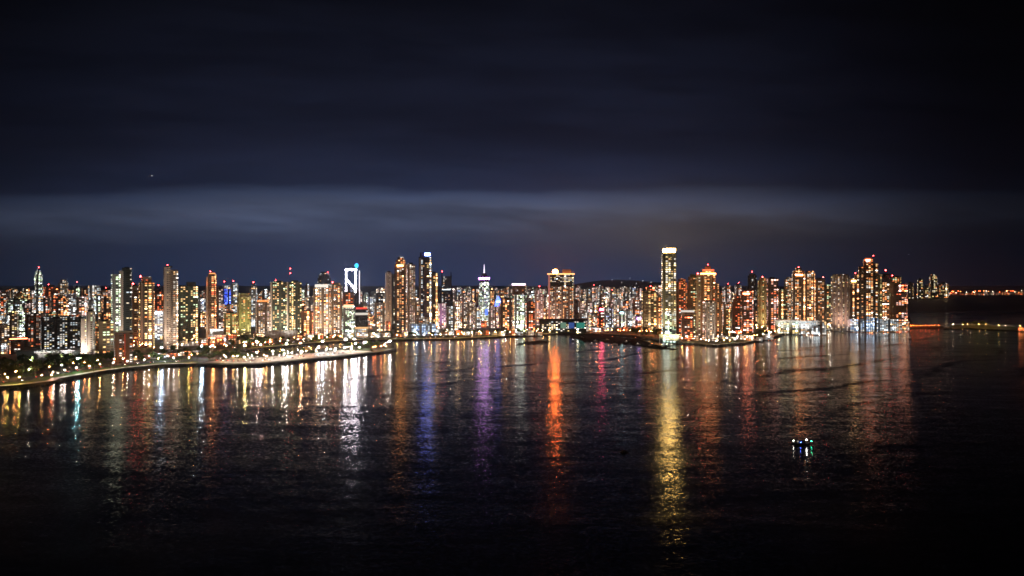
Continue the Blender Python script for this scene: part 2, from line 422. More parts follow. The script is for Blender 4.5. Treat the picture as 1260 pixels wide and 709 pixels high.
# ------------------------------------------------------------------ land
SHORE = [(-420, 545), (-60, 487), (0, 480), (40, 476), (72, 472), (80, 468.5), (100, 465), (127, 460), (160, 455.5), (200, 451.5),
         (240, 450.5), (280, 452), (320, 451), (360, 447.5), (400, 443.5), (440, 439.5), (470, 435.5), (484, 432.5), (487, 430.5),
         (478, 429.2), (462, 427), (440, 426), (424, 429), (400, 431.5), (370, 433.5), (340, 435), (312, 436), (298, 434.5),
         (310, 431.5), (340, 428.5), (380, 425), (420, 421.3), (460, 419.8), (500, 419.5), (560, 418.6), (620, 415.6), (660, 413.6),
         (690, 411.8), (740, 413), (780, 415), (800, 419), (815, 421.5), (830, 423.2), (850, 424.3), (880, 427), (900, 425.5),
         (922, 423.5), (936, 420.5), (952, 417.5), (965, 412.5), (990, 411), (1008, 407.8), (1050, 405.4), (1085, 404.7),
         (1120, 404.6), (1158, 404.2), (1162, 402.8), (1140, 401.5), (1124, 399.5), (1117, 385), (1108, 372.5), (1113, 369.2),
         (1168, 368.0), (1182, 363.2), (1260, 362.2), (1400, 361.8)]
shore_w = [G(x, y) for x, y in SHORE]
outline = shore_w + [Vector((26000, 11500, 0)), Vector((30000, 45000, 0)), Vector((-30000, 45000, 0)), Vector((-12000, 500, 0))]
LZ = 3.6
def land(name, pts, ztop, mats, zb=-1.0, inset=5.0):
    n = len(pts)
    b = MB()
    b.v = [(p.x, p.y, zb) for p in pts]
    tops = []
    for i, p in enumerate(pts):
        a = pts[(i - 1) % n]; c = pts[(i + 1) % n]
        d = (c - a); d.z = 0; d.normalize(); nrm = Vector((-d.y, d.x, 0))
        tops.append(p + nrm * inset)
    b.v += [(p.x, p.y, ztop) for p in tops]
    for i in range(n):
        j = (i + 1) % n
        b.f.append([i, j, n + j, n + i]); b.uv.append([(0, 0)] * 4); b.mi.append(1)
    for t in tessellate_polygon([[Vector((p.x, p.y, 0)) for p in tops]]):
        b.f.append([n + k for k in t]); b.uv.append([(0, 0)] * 3); b.mi.append(0)
    o = b.build(name, mats)
    return o

def ground_material():
    m = bpy.data.materials.new('city_ground'); m.use_nodes = True; nt = m.node_tree
    b = nt.nodes['Principled BSDF']; geo = NN(nt, 'ShaderNodeNewGeometry')
    n = NOISE(nt, geo.outputs['Position'], 0.02, 4, 0.6)
    n2_ = NOISE(nt, geo.outputs['Position'], 0.3, 3, 0.6)
    c = MIX(nt, SMOOTH(nt, n.outputs[0], .45, .55), (.09, .15, .035), (.17, .15, .13))
    c = MIX(nt, M(nt, 'MULTIPLY', n2_.outputs[0], .6), c, (.05, .05, .045))
    nt.links.new(c, b.inputs['Base Color']); b.inputs['Roughness'].default_value = .8
    return m
m_ground = ground_material()
tag(land('ground', outline, LZ, [m_ground, m_rock]), kind='structure')

def low_land(name, px, ztop, mats):
    r = random.Random(len(px)); out = []
    for (xa, ya), (xb, yb) in zip(px, px[1:] + px[:1]):
        for k in range(5):
            t = k / 5; out.append(G(xa + (xb - xa) * t + (r.uniform(-1.5, 1.5) if k else 0), ya + (yb - ya) * t + (r.uniform(-.9, .9) if k else 0)))
    return land(name, out, ztop, mats, -0.5, 2.0)
m_mud = matte(plain('mud', (.006, .006, .0055), .95, 0, .8, .03)); matte(m_rock)
tag(low_land('tidal_flat_ground', [(702, 415.5), (716, 419.0), (742, 421.4), (780, 425.4), (812, 430.2), (834, 430.4), (822, 428.8), (806, 424.2), (790, 418.5), (740, 413.6), (704, 412.6)], 0.7, [m_mud, m_rock]), kind='structure')
tag(low_land('rocky_shore_land', [(637, 422.6), (655, 423.8), (672, 422.6), (677, 420.4), (660, 419.6), (645, 420.6)], 1.0, [m_rock]), kind='structure')
tag(low_land('causeway_land', [(1160, 405.0), (1200, 405.4), (1262, 408.8), (1420, 413), (1420, 409), (1262, 405.0), (1215, 400.2), (1178, 400.6), (1164, 403.4)], 2.5, [m_ground, m_rock]), kind='structure')

def offset_line(pts, off):
    out = []
    for i, p in enumerate(pts):
        a = pts[max(0, i - 1)]; c = pts[min(len(pts) - 1, i + 1)]
        d = (c - a); d.z = 0; d.normalize()
        out.append(p + Vector((-d.y, d.x, 0)) * off)
    return out
def resample(pts, step):
    out = [pts[0].copy()]; need = step
    for a, b in zip(pts, pts[1:]):
        L = (b - a).length; t = 0.0
        while L - t >= need:
            t += need; out.append(a.lerp(b, t / L)); need = step
        need -= (L - t)
    return out
def ribbon(name, pts, w0, w1, z, mat, kind='structure'):
    a = offset_line(pts, w0); c = offset_line(pts, w1)
    b = MB()
    for i in range(len(pts) - 1):
        b.face([(a[i].x, a[i].y, z), (a[i + 1].x, a[i + 1].y, z), (c[i + 1].x, c[i + 1].y, z), (c[i].x, c[i].y, z)])
    return tag(b.build(name, mat), kind=kind)
m_path = plain('paving', (.56, .52, .46), .8, 0, .25, .2)
m_road = plain('asphalt', (.055, .055, .055), .75, 0, .25, .2)
left_coast = shore_w[1:14]; 
main_coast = shore_w[28:38]
spit_coast = shore_w[9:18]
right_coast = shore_w[40:56]
for pts in (shore_w[0:11], main_coast, shore_w[46:56]):
    ribbon('promenade_path', pts, 7, 17, LZ + .03, m_path)
m_lawn = plain('lawn_turf', (.13, .20, .035), .9, 0, .35, .15)
ribbon('lawn_ground', shore_w[0:11], 18, 38, LZ + .04, m_lawn)
ribbon('lawn_ground', main_coast, 18, 38, LZ + .04, m_lawn)
for pts in (shore_w[0:11], main_coast):
    ribbon('coastal_road', pts, 40, 58, LZ + .05, m_road)
ribbon('service_road', shore_w[10:17], 22, 98, LZ + .04, m_path)

# ------------------------------------------------------------------ buildings
LAND = []      # (x0, x1, ytop, D) of the listed buildings, to skip hidden infill
def zt(py, D): return H - (py - HY) * D / F

def dk(D):
    return 1.0 if D < 2700 else 1.6 if D < 4000 else 2.1 if D < 6000 else 2.6

class Bld:
    def __init__(s, x0, x1, yb, label, cat='tower', name='tower', yaw=None, dep=0.75, group=None, D=None):
        s.D = D or (H - LZ) * F / (yb - HY)
        s.x0, s.x1 = x0, x1
        W = (x1 - x0) / F * s.D
        s.yaw = R(random.choice([-1, 1]) * random.uniform(8, 26)) if yaw is None else R(yaw)
        t = abs(s.yaw)
        s.w = W / (math.cos(t) + dep * math.sin(t))
        s.d = s.w * dep
        X = ((x0 + x1) / 2 - CX) / F * s.D
        az_ = math.atan2(X, s.D)
        s.root = empty(name, (X, s.D + s.d / 2, LZ), -az_ + s.yaw)
        tag(s.root, label, cat, group)
        s.ytop = 999
    def lx(s, px): return ((px - s.x0) / (s.x1 - s.x0) - .5) * s.w
    def zz(s, py): return zt(py, s.D) - LZ
    def sec(s, xa, xb, yt, st, y0=0.0, y1=1.0, yb=None, name='wall', chamfer=0, top=None, setb=None):
        """one vertical volume; y0..y1 are fractions of the depth"""
        z0 = -1.0 if yb is None else s.zz(yb); z1 = s.zz(yt)
        r = rect(s.lx(xa), s.lx(xb), (y0 - .5) * s.d, (y1 - .5) * s.d)
        if chamfer:
            (ax, ay), (bx, _), (_, by), _ = r
            c = min(bx - ax, by - ay) * chamfer
            r = [(ax + c, ay), (bx - c, ay), (bx, ay + c), (bx, by - c), (bx - c, by), (ax + c, by), (ax, by - c), (ax, ay + c)]
        rings = [(r, z0), (r, z1)]
        if setb:
            for f, py in setb:      # setbacks: scale, top y
                r2 = scaled(r, f)
                rings += [(r2, rings[-1][1]), (r2, s.zz(py))]
        else:
            r2 = scaled(r, .985); r3 = scaled(r, .95)
            rings += [(r2, z1 + .8), (r3, z1 + .8), (r3, z1 - .3)]
        b = MB(); b.loft(rings)
        mat = st if isinstance(st, bpy.types.Material) else facade(st, dk(s.D))
        o = b.build(name, [mat, top or m_roof], s.root)
        s.ytop = min(s.ytop, yt)
        return o
    def balconies(s, xa, xb, yt, yb, step=3.8, out=1.6):
        b = MB(); z = s.zz(yb); zt_ = s.zz(yt) - 2
        y = -.5 * s.d
        n = 0
        while z < zt_ and n < 70:
            b.box(s.lx(xa), s.lx(xb), y - out, y - .004, z, z + .9)
            z += step; n += 1
        return tag(b.build('balcony_stack', m_conc, s.root))
    def fin(s, px, wpx, yt, yb=None, mat=None, out=1.2, name='pilaster'):
        b = MB(); x = s.lx(px); hw = wpx / 2 / (s.x1 - s.x0) * s.w
        b.box(x - hw, x + hw, -.5 * s.d - out, -.5 * s.d - .003, 0 if yb is None else s.zz(yb), s.zz(yt))
        return b.build(name, mat or m_conc, s.root)
    def block(s, xa, xb, yt, yb, y0=.25, y1=.75, mat=None, name='roof_block'):
        b = MB(); b.box(s.lx(xa), s.lx(xb), (y0 - .5) * s.d, (y1 - .5) * s.d, s.zz(yb) - .5, s.zz(yt))
        s.ytop = min(s.ytop, yt)
        return b.build(name, mat or m_dark, s.root)
    def mast(s, px, yt, yb, beacon=True, r=.5):
        x = s.lx(px); b = MB(); b.bar((x, 0, s.zz(yb) - 1), (x, 0, s.zz(yt)), r, r * .4)
        o = b.build('mast', m_metal, s.root)
        if beacon:
            c = MB(); c.ball((x, 0, s.zz(yt)), 1.0 * s.D / 1900, 8, 5); c.build('beacon', e_beacon, o)
        return o
    def beacon(s, px, py, r=1.0):
        c = MB(); c.box(s.lx(px) - r, s.lx(px) + r, -r, r, s.zz(py) - r, s.zz(py) + r)
        return c.build('beacon', e_beacon, s.root)
    def sign(s, px, py, wpx, hpx, col, st_):  # added glowing panel, put on a tower to throw a streak on the water
        b = MB(); b.box(s.lx(px - wpx / 2), s.lx(px + wpx / 2), -.5 * s.d - 2.4, -.5 * s.d - 1.9, s.zz(py + hpx / 2), s.zz(py - hpx / 2))
        return b.build('glow_panel', emit(col, st_), s.root)
    def done(s):
        LAND.append((s.x0, s.x1, s.ytop, s.D)); return s
    def flood(s, col=(1, .78, .6), power=3e5, x=.0, dist=45, z=3):
        """an added spot light and post, put in to brighten this facade"""
        x = x * s.w
        ld = bpy.data.lights.new('fill_spot', 'SPOT'); ld.energy = power; ld.color = col
        ld.spot_size = R(115); ld.spot_blend = .9; ld.shadow_soft_size = 1.0
        o = bpy.data.objects.new('fill_spot', ld); COL.objects.link(o); o.parent = s.root
        o.location = (x, -.5 * s.d - dist, z)
        d = Vector((-x * .3, dist, 75 - z)); o.rotation_euler = d.to_track_quat('-Z', 'Y').to_euler()
        b = MB(); b.box(x - .7, x + .7, -.5 * s.d - dist - .3, -.5 * s.d - dist + .3, -.1, z - 1.2)
        b.build('fill_spot_post', m_metal, s.root)

def T(x0, x1, yt, yb, st, label, top=None, beacon=False, mast=None, cap=None, fins=(), fmat=None, balc=False, setb=None,
      chamfer=0, yaw=None, dep=.75, flood=None, cat='tower', name='tower', sign=None):
    b = Bld(x0, x1, yb, label, cat, name, yaw, dep)
    b.sec(x0, x1, yt, st, chamfer=chamfer, setb=setb)
    if setb: b.ytop = setb[-1][1]
    w = x1 - x0
    ytt = setb[-1][1] if setb else yt
    if cap is None: cap = 2.2
    if cap and not setb: b.block(x0 + w * .25, x0 + w * .7, yt - cap, yt)
    for f in fins: b.fin(f, 1.1, yt + .6, mat=fmat)
    if balc: b.balconies(x0 + w * .1, x1 - w * .1, yt + 2, yb - 6)
    if mast: b.mast(mast[0], mast[1], ytt, True)
    elif beacon: b.beacon(x0 + w * (.5 if beacon is True else beacon), ytt - (cap if not setb else 0) - .6)
    if flood: b.flood(**(flood if isinstance(flood, dict) else {}))
    if sign: b.sign(*sign)
    return b.done()

exec_specs = []
# --- the waterfront and skyline west of the framed tower
T(41.5, 50, 338, 376, 'greenwhite', 'slender white-green lit tower with a stepped tip behind the black slab with white windows', setb=[(.7, 334.5), (.4, 332)], mast=(46, 329))
T(51, 68, 353, 385, 'reddish', 'dark tower with a red glowing roof beacon beside the slender white-green tower', beacon=.3)
T(70, 81, 348, 378, 'warmpale', 'pale grey tower with a stepped roof behind the black slab with white windows', setb=[(.6, 344)])
T(77, 91, 362, 388, 'bluish', 'bluish lit block with a blue sign on its roof corner', cap=0)
T(90.5, 96.5, 354, 380, 'greenwhite', 'very thin spired white tower beside the bluish lit block', mast=(93.5, 347))
T(107, 120, 352, 384, 'whiteres', 'broad white tower block with a flat roof behind the beige twin-width tower', cap=1)
T(122, 136, 357, 388, 'pinkres', 'white tower with red lights up its side next to the very tall grey-walled tower', beacon=.4)
T(8, 26, 370, 392, 'greenwhite', 'wide low block sparkling with white lights far behind the pavilion with red roof lights')
T(27, 38, 373, 394, 'pinkres', 'pinkish block with a bright roof line far behind the brown striped tower')
T(10, 19.5, 384, 418, 'pale', 'pale tower with white windows, first of the pair behind the red-lit pavilion')
T(20, 28, 386, 417, 'greenwhite', 'green-white lit tower, second of the pair behind the red-lit pavilion')
T(29, 49, 387, 427, 'brown', 'brown striped apartment tower beside the black slab with white windows', fins=(31, 36, 41, 46), fmat=m_brownwall)
T(49, 98, 391, 431.5, 'officeslab', 'wide black slab full of small white windows above the long white hall', cap=1.5, yaw=4, dep=.35)
b = Bld(98, 113.5, 446, 'beige tower of two heights standing beside the long white hall', yaw=-14)
b.sec(98, 105, 393, 'beige'); b.sec(105, 113.5, 384, 'beige', name='wing'); b.fin(105, 1, 385); b.fin(113, 1, 385); b.block(106, 112, 381.5, 384, name='roof_block'); b.flood(power=.8e5); b.done()
b = Bld(20, 98, 446, 'long low white hall with a plain lit wall behind the waterfront trees', 'hall', 'exhibition_hall', yaw=2, dep=.3)
hall = b.sec(20, 98, 432, m_white, name='wall', top=m_white)
for f in range(6): b.fin(26 + f * 13, .5, 433, mat=m_conc)
b.flood((1, .9, .85), 2.5e5, -.3, 45, 6); b.flood((1, .9, .85), 2.5e5, .0, 45, 6); b.flood((1, .9, .85), 2.5e5, .33, 45, 6); b.done()
b = Bld(7, 25, 436, 'striped pavilion block with a glowing red-orange roof edge', 'building', 'pavilion', yaw=6, dep=.8)
b.sec(8.5, 23.5, 418, 'brown'); o = b.block(7, 27, 416.2, 418, -.1, 1.1, m_dark, 'roof_slab')
q = MB(); q.box(b.lx(7), b.lx(27), -.62 * b.d, -.605 * b.d, b.zz(417.6), b.zz(416.4)); q.build('roof_light', emit(RED, 14), b.root); b.done()
T(-6, 7, 400, 425, 'pale', 'plain pale grey block behind the red-lit pavilion at the edge of the city', cap=1)
T(-4, 6.5, 424, 436, 'storewhite', 'small glowing white box building beside the striped pavilion', cat='building', name='shop_building', cap=0)
T(115, 135, 396, 441, 'amberspots', 'brown tower dotted with amber lights between the beige tower and the dark glass tower')
b = Bld(135, 148.5, 440, 'very tall tower with a blank grey side wall and greenish windows', yaw=10)
b.sec(135, 145, 338, 'greenwhite', .1); b.sec(144.6, 148.5, 334, 'slabwall', 0, 1, name='wall_slab'); b.mast(137, 331, 338, False); b.flood(power=1.6e5, x=.4); b.done()
T(148.8, 160, 330, 438, 'darkglass', 'very tall dark glass tower with a few fully lit floors', cap=1.5, yaw=-8)
b = Bld(138, 158, 447, 'brown block with a red-lit vertical stripe at the foot of the dark glass tower', 'building', 'building', yaw=5)
b.sec(138, 158, 409, 'brown'); b.fin(149, 1.6, 411, mat=emit((.8, .12, .05), .35, False), name='lit_stripe'); b.block(137, 159, 408, 409, -.02, 1.02, m_conc, 'cornice'); b.done()
T(160, 169.5, 352, 425, 'orange', 'narrow tower with orange windows squeezed beside the dark glass tower', beacon=.2)
b = Bld(169, 186, 428, 'brown-sided tower with a dark window column and red roof beacons', yaw=8)
b.sec(169, 186, 348, 'bandwarm'); b.sec(172, 183, 341, 'brown', .1, .9, yb=348, name='penthouse'); b.fin(170.5, 2.4, 346, mat=m_brownwall); b.fin(184, 2.4, 350, mat=m_brownwall); b.fin(177.5, .8, 347, mat=m_brownwall)
b.beacon(170, 340.5); b.mast(170.3, 339.5, 348, True); b.flood(power=1.0e5, col=(1, .7, .5)); b.done()
T(187, 199, 359, 404, 'reddish', 'dark narrow tower with scattered white windows beside the tall pale tower', mast=(193, 351))
T(185, 203.5, 383, 418, m_conc and 'whiteres', 'whitish grey block glowing softly at the foot of the tall pale tower', cap=0, flood=dict(power=1.6e5, col=(1, .85, .85)), sign=(195, 385, 9, 1.4, (.75, .85, 1), 22))
b = Bld(199, 215.5, 430, 'tall pale tower with a blank side wall west of the green-windowed block', yaw=6)
b.sec(199, 206, 329, 'slabwall', .05, .95, name='wall_slab'); b.sec(205.9, 215.5, 332.5, 'warm', 0, 1); b.fin(213.8, 1, 333); b.balconies(207, 213, 336, 424); b.mast(203.5, 326, 329, True); b.block(201, 209, 327.5, 329)
b.flood(power=1.6e5, x=-.35); b.flood(power=.8e5, x=.2); b.done()
b = Bld(216, 240.5, 422, 'broad dark block crowded with yellow-green windows', yaw=7, dep=.5)
b.sec(216, 240.5, 353, 'greendark'); b.block(227, 238, 347, 353, .2, .8); b.block(218, 226, 351, 353, .2, .8); b.mast(241, 345, 353, False, .35); b.done()
T(241, 252, 368, 402, 'bluish', 'short block with bluish-white lights beside the thin orange-windowed tower')
b = Bld(252, 264.5, 418, 'thin tall tower with stacked orange windows and a red beacon', yaw=-9)
b.sec(252, 255, 341, 'pale', .2, .9, name='wing'); b.sec(254.5, 264.5, 337.5, 'orangehot'); b.balconies(256, 263, 340, 408); b.mast(257, 334, 337.5, True); b.block(256, 263, 336, 337.5, mat=emit(ORG, 2.5, False), name='lit_crown'); b.flood(power=1.2e5); b.done()
T(264.8, 272.5, 356, 404, 'pinkres', 'narrow pinkish tower between the orange-windowed tower and the blue-lit panel')
b = Bld(272, 290.5, 398, 'white tower with a large blue-lit facade panel and red roof beacons', yaw=-6, dep=.6)
b.sec(272, 283, 352, 'whiteres', .05, .95); b.sec(283, 290.5, 349, 'whiteres', 0, 1, name='wing')
q = MB(); q.box(b.lx(272.6), b.lx(282.4), -.5 * b.d - .8, -.5 * b.d + .04 * b.d, b.zz(381), b.zz(356)); q.uv = [[(a * 1.0 + (0), c) for a, c in u_] for u_ in [[(0, 0), (24, 0), (24, 50), (0, 50)]] * len(q.f)]; q.build('lit_panel', facade('bluepanel'), b.root)
b.mast(274, 346.5, 352, True); b.mast(285, 346, 349, True); b.done()
T(274, 291, 386, 412, 'olive', 'low olive-lit apartment block under the blue-lit panel tower')
b = Bld(254, 276, 424, 'glowing white low pavilion below the thin orange-windowed tower', 'building', 'pavilion', yaw=3, dep=.6)
b.sec(254, 276, 413, 'storewhite', top=m_white)
q = MB(); q.box(b.lx(262), b.lx(269), -.5 * b.d - .5, -.5 * b.d - .01, b.zz(417), b.zz(414)); q.build('glow_panel', emit((.9, 1, .95), 12), b.root)
b.block(256, 272, 405, 413, .2, .8, m_white, 'drum'); b.flood((.9, 1, 1), 2e5, 0, 30, 8); b.done()
T(290, 306, 365, 412, 'olive', 'olive-yellow lit stepped tower west of the low grey tower with orange roof light', setb=[(.8, 361)], flood=dict(power=2e5, col=(.9, .95, .35)))
T(306, 315.5, 354, 402, 'whiteres', 'pale slim tower with a pointed roof behind the olive-yellow tower', setb=[(.6, 351), (.25, 348)], beacon=True)
b = Bld(313, 330.5, 414, 'grey mid-rise with an orange glow along its domed roof', yaw=4, dep=.7)
b.sec(313, 330.5, 372, 'warmpale'); b.block(315, 328, 369.5, 372, .05, .9, emit(ORG, 1.6), 'lit_crown'); b.fin(318, .6, 373); b.fin(326, .6, 373); b.done()
T(322, 328.5, 356.5, 388, 'whiteres', 'small white tower peeping over the grey mid-rise with orange roof glow')
# twin slab
b = Bld(330.5, 368, 412, 'massive dark twin-slab tower with pale vertical edges and a red-lit mast', yaw=3, dep=.45)
b.sec(330.5, 350.5, 347.5, 'greendark', 0, .9); b.sec(350.5, 368, 347.5, 'greendark', .08, 1, name='wing')
for x in (331.2, 350.6): b.fin(x, 1.7, 347.2, out=1.5)
for x in (335.5, 340.5, 345.5, 356, 361, 366): b.fin(x, .35, 348, mat=m_dark)
b.block(335, 345, 345.5, 347.5); b.block(356, 364, 345, 347.5); b.mast(354.5, 330.5, 347.5, True, .45); b.beacon(354.5, 336, .9); b.beacon(337, 345, .7)
b.flood(power=2.2e5, x=-.45); b.flood(power=2.2e5, x=.1); b.done()
b = Bld(326, 364, 419, 'pale grey parking podium in front of the dark twin-slab tower', 'building', 'parking_podium', yaw=3, dep=.25)
b.sec(326, 364, 407.5, m_conc); 
for f in range(9): b.fin(328 + f * 4.2, .4, 408, mat=m_white, out=.6)
b.flood((1, .95, .9), 7e4, -.25, 25, 3); b.flood((1, .95, .9), 7e4, .25, 25, 3); b.done()
T(369, 385.5, 384, 414, 'orangehot', 'squat orange-glowing tower between the twin-slab tower and the beige domed tower')
b = Bld(384, 404.5, 414, 'beige tower with a bright white roof band in front of a black crown', yaw=-5, dep=.7)
b.sec(384, 404.5, 354, 'warm'); b.block(386, 402, 350, 354, .05, .95, emit(WHT, 1.1), 'lit_crown'); b.fin(384.9, 1.4, 354.6); b.fin(394.5, .9, 355); b.fin(403.5, 1.4, 354.6); b.balconies(386, 393, 358, 408); b.flood(power=1.6e5, col=(1, .7, .45)); b.done()
b = Bld(389, 404.5, 397, 'black octagonal tower crown rising behind the beige tower with white roof band', yaw=0, dep=1)
b.sec(389, 404.5, 342, 'blackglass', chamfer=.29, setb=[(.85, 338), (.55, 334.5)]); b.beacon(401, 335, 1.2); b.done()
T(404.5, 419, 351, 414, 'warm', 'tan tower with orange windows and a dark pitched roof beside the white-banded tower', setb=[(.75, 348)], beacon=.2, flood=dict(power=1.2e5, col=(1, .65, .4)))
T(375.5, 380, 350, 384, 'whiteres', 'needle-thin pale tower far behind the squat orange tower')
b = Bld(420.5, 434.5, 412, 'greenish tower with a red-glowing glass crown', yaw=5)
b.sec(420.5, 434.5, 377, 'greenwhite'); b.sec(420.5, 434.5, 361, 'reddish', .0, 1, yb=376.8, name='crown_floors'); b.block(421, 434, 375, 378, -.03, .9, emit((1, .55, .3), 2.2), 'lit_crown'); b.done()
# framed tower
b = Bld(423.5, 441, 400, 'tower topped by a glowing white open frame with a diagonal brace and a blue lamp', yaw=0, dep=.6)
b.sec(424, 440.5, 359, 'blackglass'); e_fr = emit((1.0, .88, .98), 70)
def framebar(p0, p1, r=1.2, mat=e_fr, name='light_frame', y=-.45):
    q = MB(); q.bar((b.lx(p0[0]), y * b.d, b.zz(p0[1])), (b.lx(p1[0]), y * b.d, b.zz(p1[1])), r, r, 4); return q.build(name, mat, b.root)
framebar((424.8, 359.5), (424.8, 332)); framebar((424, 332), (437.5, 332), 1.9); framebar((436.3, 332), (436.3, 360), 1.7); framebar((424.8, 343), (436.3, 357), 1.3)
framebar((441, 333), (441, 374), .8, emit((1, .9, .9), 2.0)); framebar((424.8, 346), (424.8, 332), 1.2, m_metal, 'frame_post', .45); framebar((440.5, 359), (440.5, 333), 1.2, m_metal, 'frame_post', .45)
q = MB(); q.ball((b.lx(437.5), -.4 * b.d, b.zz(327)), 6, 10, 6, 1.3); q.build('blue_lamp', emit((.05, .55, 1.0), 2.2), b.root)
b.ytop = 358; b.done()
b = Bld(436, 451.5, 415, 'black screen-fronted block with a red-lit roof', yaw=4, dep=.7, cat='building')
b.sec(436, 451.5, 381, 'blackglass'); b.block(437, 450.5, 378.5, 381, .02, .95, emit((.9, .08, .05), 1.2), 'red_roof'); b.block(435.8, 451.8, 385, 387.5, -.02, .5, emit(WHT, .8), 'light_band'); b.block(435.8, 451.8, 402.5, 405, -.02, .5, emit(WRM, 1.0), 'light_band'); b.sec(436, 451.5, 405.2, 'storewhite', -.04, .9, name='podium'); b.ytop = 379; b.done()
T(451.5, 460, 366, 400, 'bluish', 'light bluish tower between the red-roofed black block and the dark-topped tower', flood=dict(power=8e4, col=(.8, .85, 1)))
b = Bld(460.5, 474, 409, 'mid-rise with a black top and warm lower floors', yaw=-6)
b.sec(460.5, 474, 373, 'warm'); b.sec(462, 471, 361, 'blackglass', .1, .9, yb=373, name='setback'); b.done()
b = Bld(473.5, 486, 405, 'plain tan shaft with a dark side beside the tall orange-windowed tower', yaw=7)
b.sec(473.5, 480.5, 335.5, 'slabwall'); b.sec(480.4, 486, 337.5, 'darkglass', .1, 1, name='wing'); b.block(475, 479.5, 333.5, 335.5); b.flood(power=.9e5, col=(1, .65, .4)); b.done()
b = Bld(484.5, 499.5, 411, 'tallest orange-windowed residential tower with a stepped pyramid top', yaw=-5, dep=.9)
b.sec(484.5, 499.5, 325, 'orange', setb=[(.82, 320), (.5, 316.5)]); b.sign(492, 327, 8, 1.6, (1, .34, .08), 32); b.balconies(486, 491, 328, 404, 3.8, 1.8); b.fin(492, .7, 326); b.fin(498.8, .6, 327); b.ytop = 320; b.done()
T(499.5, 510.5, 326, 409, 'warmpale', 'slightly lower twin of the tallest orange-windowed tower', balc=True, cap=2.8)
b = Bld(510, 516, 409, 'lower slim block filling the gap beside the black tower with a blue-white sign', yaw=3, cat='building'); b.sec(510, 516, 372, 'warm'); b.done()
b = Bld(514.5, 531, 405, 'tallest black tower with a glowing blue-white roof sign', yaw=-4, dep=.8)
b.sec(514.5, 531, 316.5, 'blackglass'); b.sec(516, 529.5, 310.8, 'blackglass', .1, .9, yb=316.5, name='setback')
q = MB(); q.box(b.lx(522.2), b.lx(529.3), -.5 * b.d - .6, -.4 * b.d, b.zz(314.8), b.zz(311.4)); q.build('roof_sign', emit((.14, .22, 1.0), 34.0), b.root)
for xa, xb, s_ in ((515, 517.2, 'olive'), (521.5, 528, 'bandwarm')):
    b.sec(xa, xb, 318 if xa < 520 else 326, s_, -.015, .1, name='window_strip')
b.ytop = 311; b.done()
T(528.5, 538.5, 336, 403, 'bandwarm', 'dark narrow tower with lit bands leaning against the tallest black tower', cap=1.6, yaw=10)
b = Bld(503, 536, 413, 'white-blue lit podium with a pillared arcade under the tallest black tower', 'building', 'podium_building', yaw=2, dep=.3)
b.sec(503, 536, 399, 'storeblue'); b.sec(512, 527, 391, 'storefront', .05, .6, yb=399, name='arcade'); 
for x in (512.5, 516, 519.5, 523, 526.5): b.fin(x, .5, 391.5, 399, m_dark, 1.0)
b.done()
# twisted dark tower
b = Bld(541, 557, 392, 'dark pinched tower with two horn-like corners and a red beacon', yaw=0, dep=.8)
r0 = rect(-.5 * b.w, .5 * b.w, -.5 * b.d, .5 * b.d)
q = MB(); q.loft([(r0, -1), (r0, b.zz(362)), (scaled(r0, .8), b.zz(352)), (scaled(r0, .76), b.zz(344)), (scaled(r0, .8), b.zz(340))]); q.build('wall', [facade('blackglass'), m_roof], b.root)
for sx, yt_ in ((-.36, 335.5), (.34, 334.5)):
    q = MB(); rr = rect((sx - .06) * b.w, (sx + .06) * b.w, -.36 * b.d, .3 * b.d); q.loft([(rr, b.zz(341)), (scaled(rr, .35), b.zz(yt_))]); q.build('horn', m_dark, b.root)
q = MB(); q.box(-.35 * b.w, .3 * b.w, -.52 * b.d, -.505 * b.d + 1.5, b.zz(357), b.zz(356)); q.build('light_band', emit(COOL, 2.0), b.root)
b.mast(543.5, 334, 341, True); b.ytop = 336; b.done()
T(538.5, 548.5, 374, 405, 'pinkres', 'violet-tinted block with a bright violet lamp beneath the horned dark tower', flood=dict(power=1.5e5, col=(.75, .35, 1)))
q = None
for a in [(549, 558, 378, 408, 'whiteres', 'white low-rise next to the violet-tinted block'),
          (557, 566, 371, 408, 'warmpale', 'first pale apartment block east of the horned dark tower'),
          (566.5, 575, 366, 404, 'warm', 'tan apartment block between two pale ones near the spired tower'),
          (575.5, 585, 372, 407, 'warmpale', 'pale wide-windowed apartment block just west of the spired tower'),
          (584, 591.5, 378, 404, 'whiteres', 'small white block touching the base of the spired tower')]:
    T(*a)
# spire tower
b = Bld(588.5, 602.5, 401, 'spired tower with a magenta-white glowing crown', yaw=0, dep=1)
rr = ngon(0, 0, .5 * b.w, .5 * b.w, 16)
q = MB(); q.loft([(rr, -1), (rr, b.zz(362)), (scaled(rr, .86), b.zz(350)), (scaled(rr, .72), b.zz(347.5))]); q.build('wall', [facade('greenwhite'), m_roof], b.root)
q = MB(); q.loft([(scaled(rr, .7), b.zz(347.5)), (scaled(rr, .86), b.zz(344.5)), (scaled(rr, .86), b.zz(341)), (scaled(rr, .45), b.zz(338.5)), (scaled(rr, .3), b.zz(336))], 0, 0); q.build('crown', m_dark, b.root)
q = MB(); q.loft([(scaled(rr, .92), b.zz(344)), (scaled(rr, .92), b.zz(341.6))], 0, 0, bottom=True); q.build('lit_crown', emit((.72, .22, 1), 28), b.root)
q = MB(); q.bar((0, 0, b.zz(336)), (0, 0, b.zz(325)), 2.2, .5); q.build('spire', emit((.95, .8, 1), 2.2), b.root)
q = MB(); q.box(b.lx(596.5), b.lx(600), -.5 * b.w - 1, -.5 * b.w + .8, b.zz(388), b.zz(381)); q.build('glow_panel', emit(BLU, 1.6), b.root); b.ytop = 345; b.done()
b = Bld(608.5, 617.5, 402, 'small tower crowned by a glowing blue pyramid', yaw=0, dep=1)
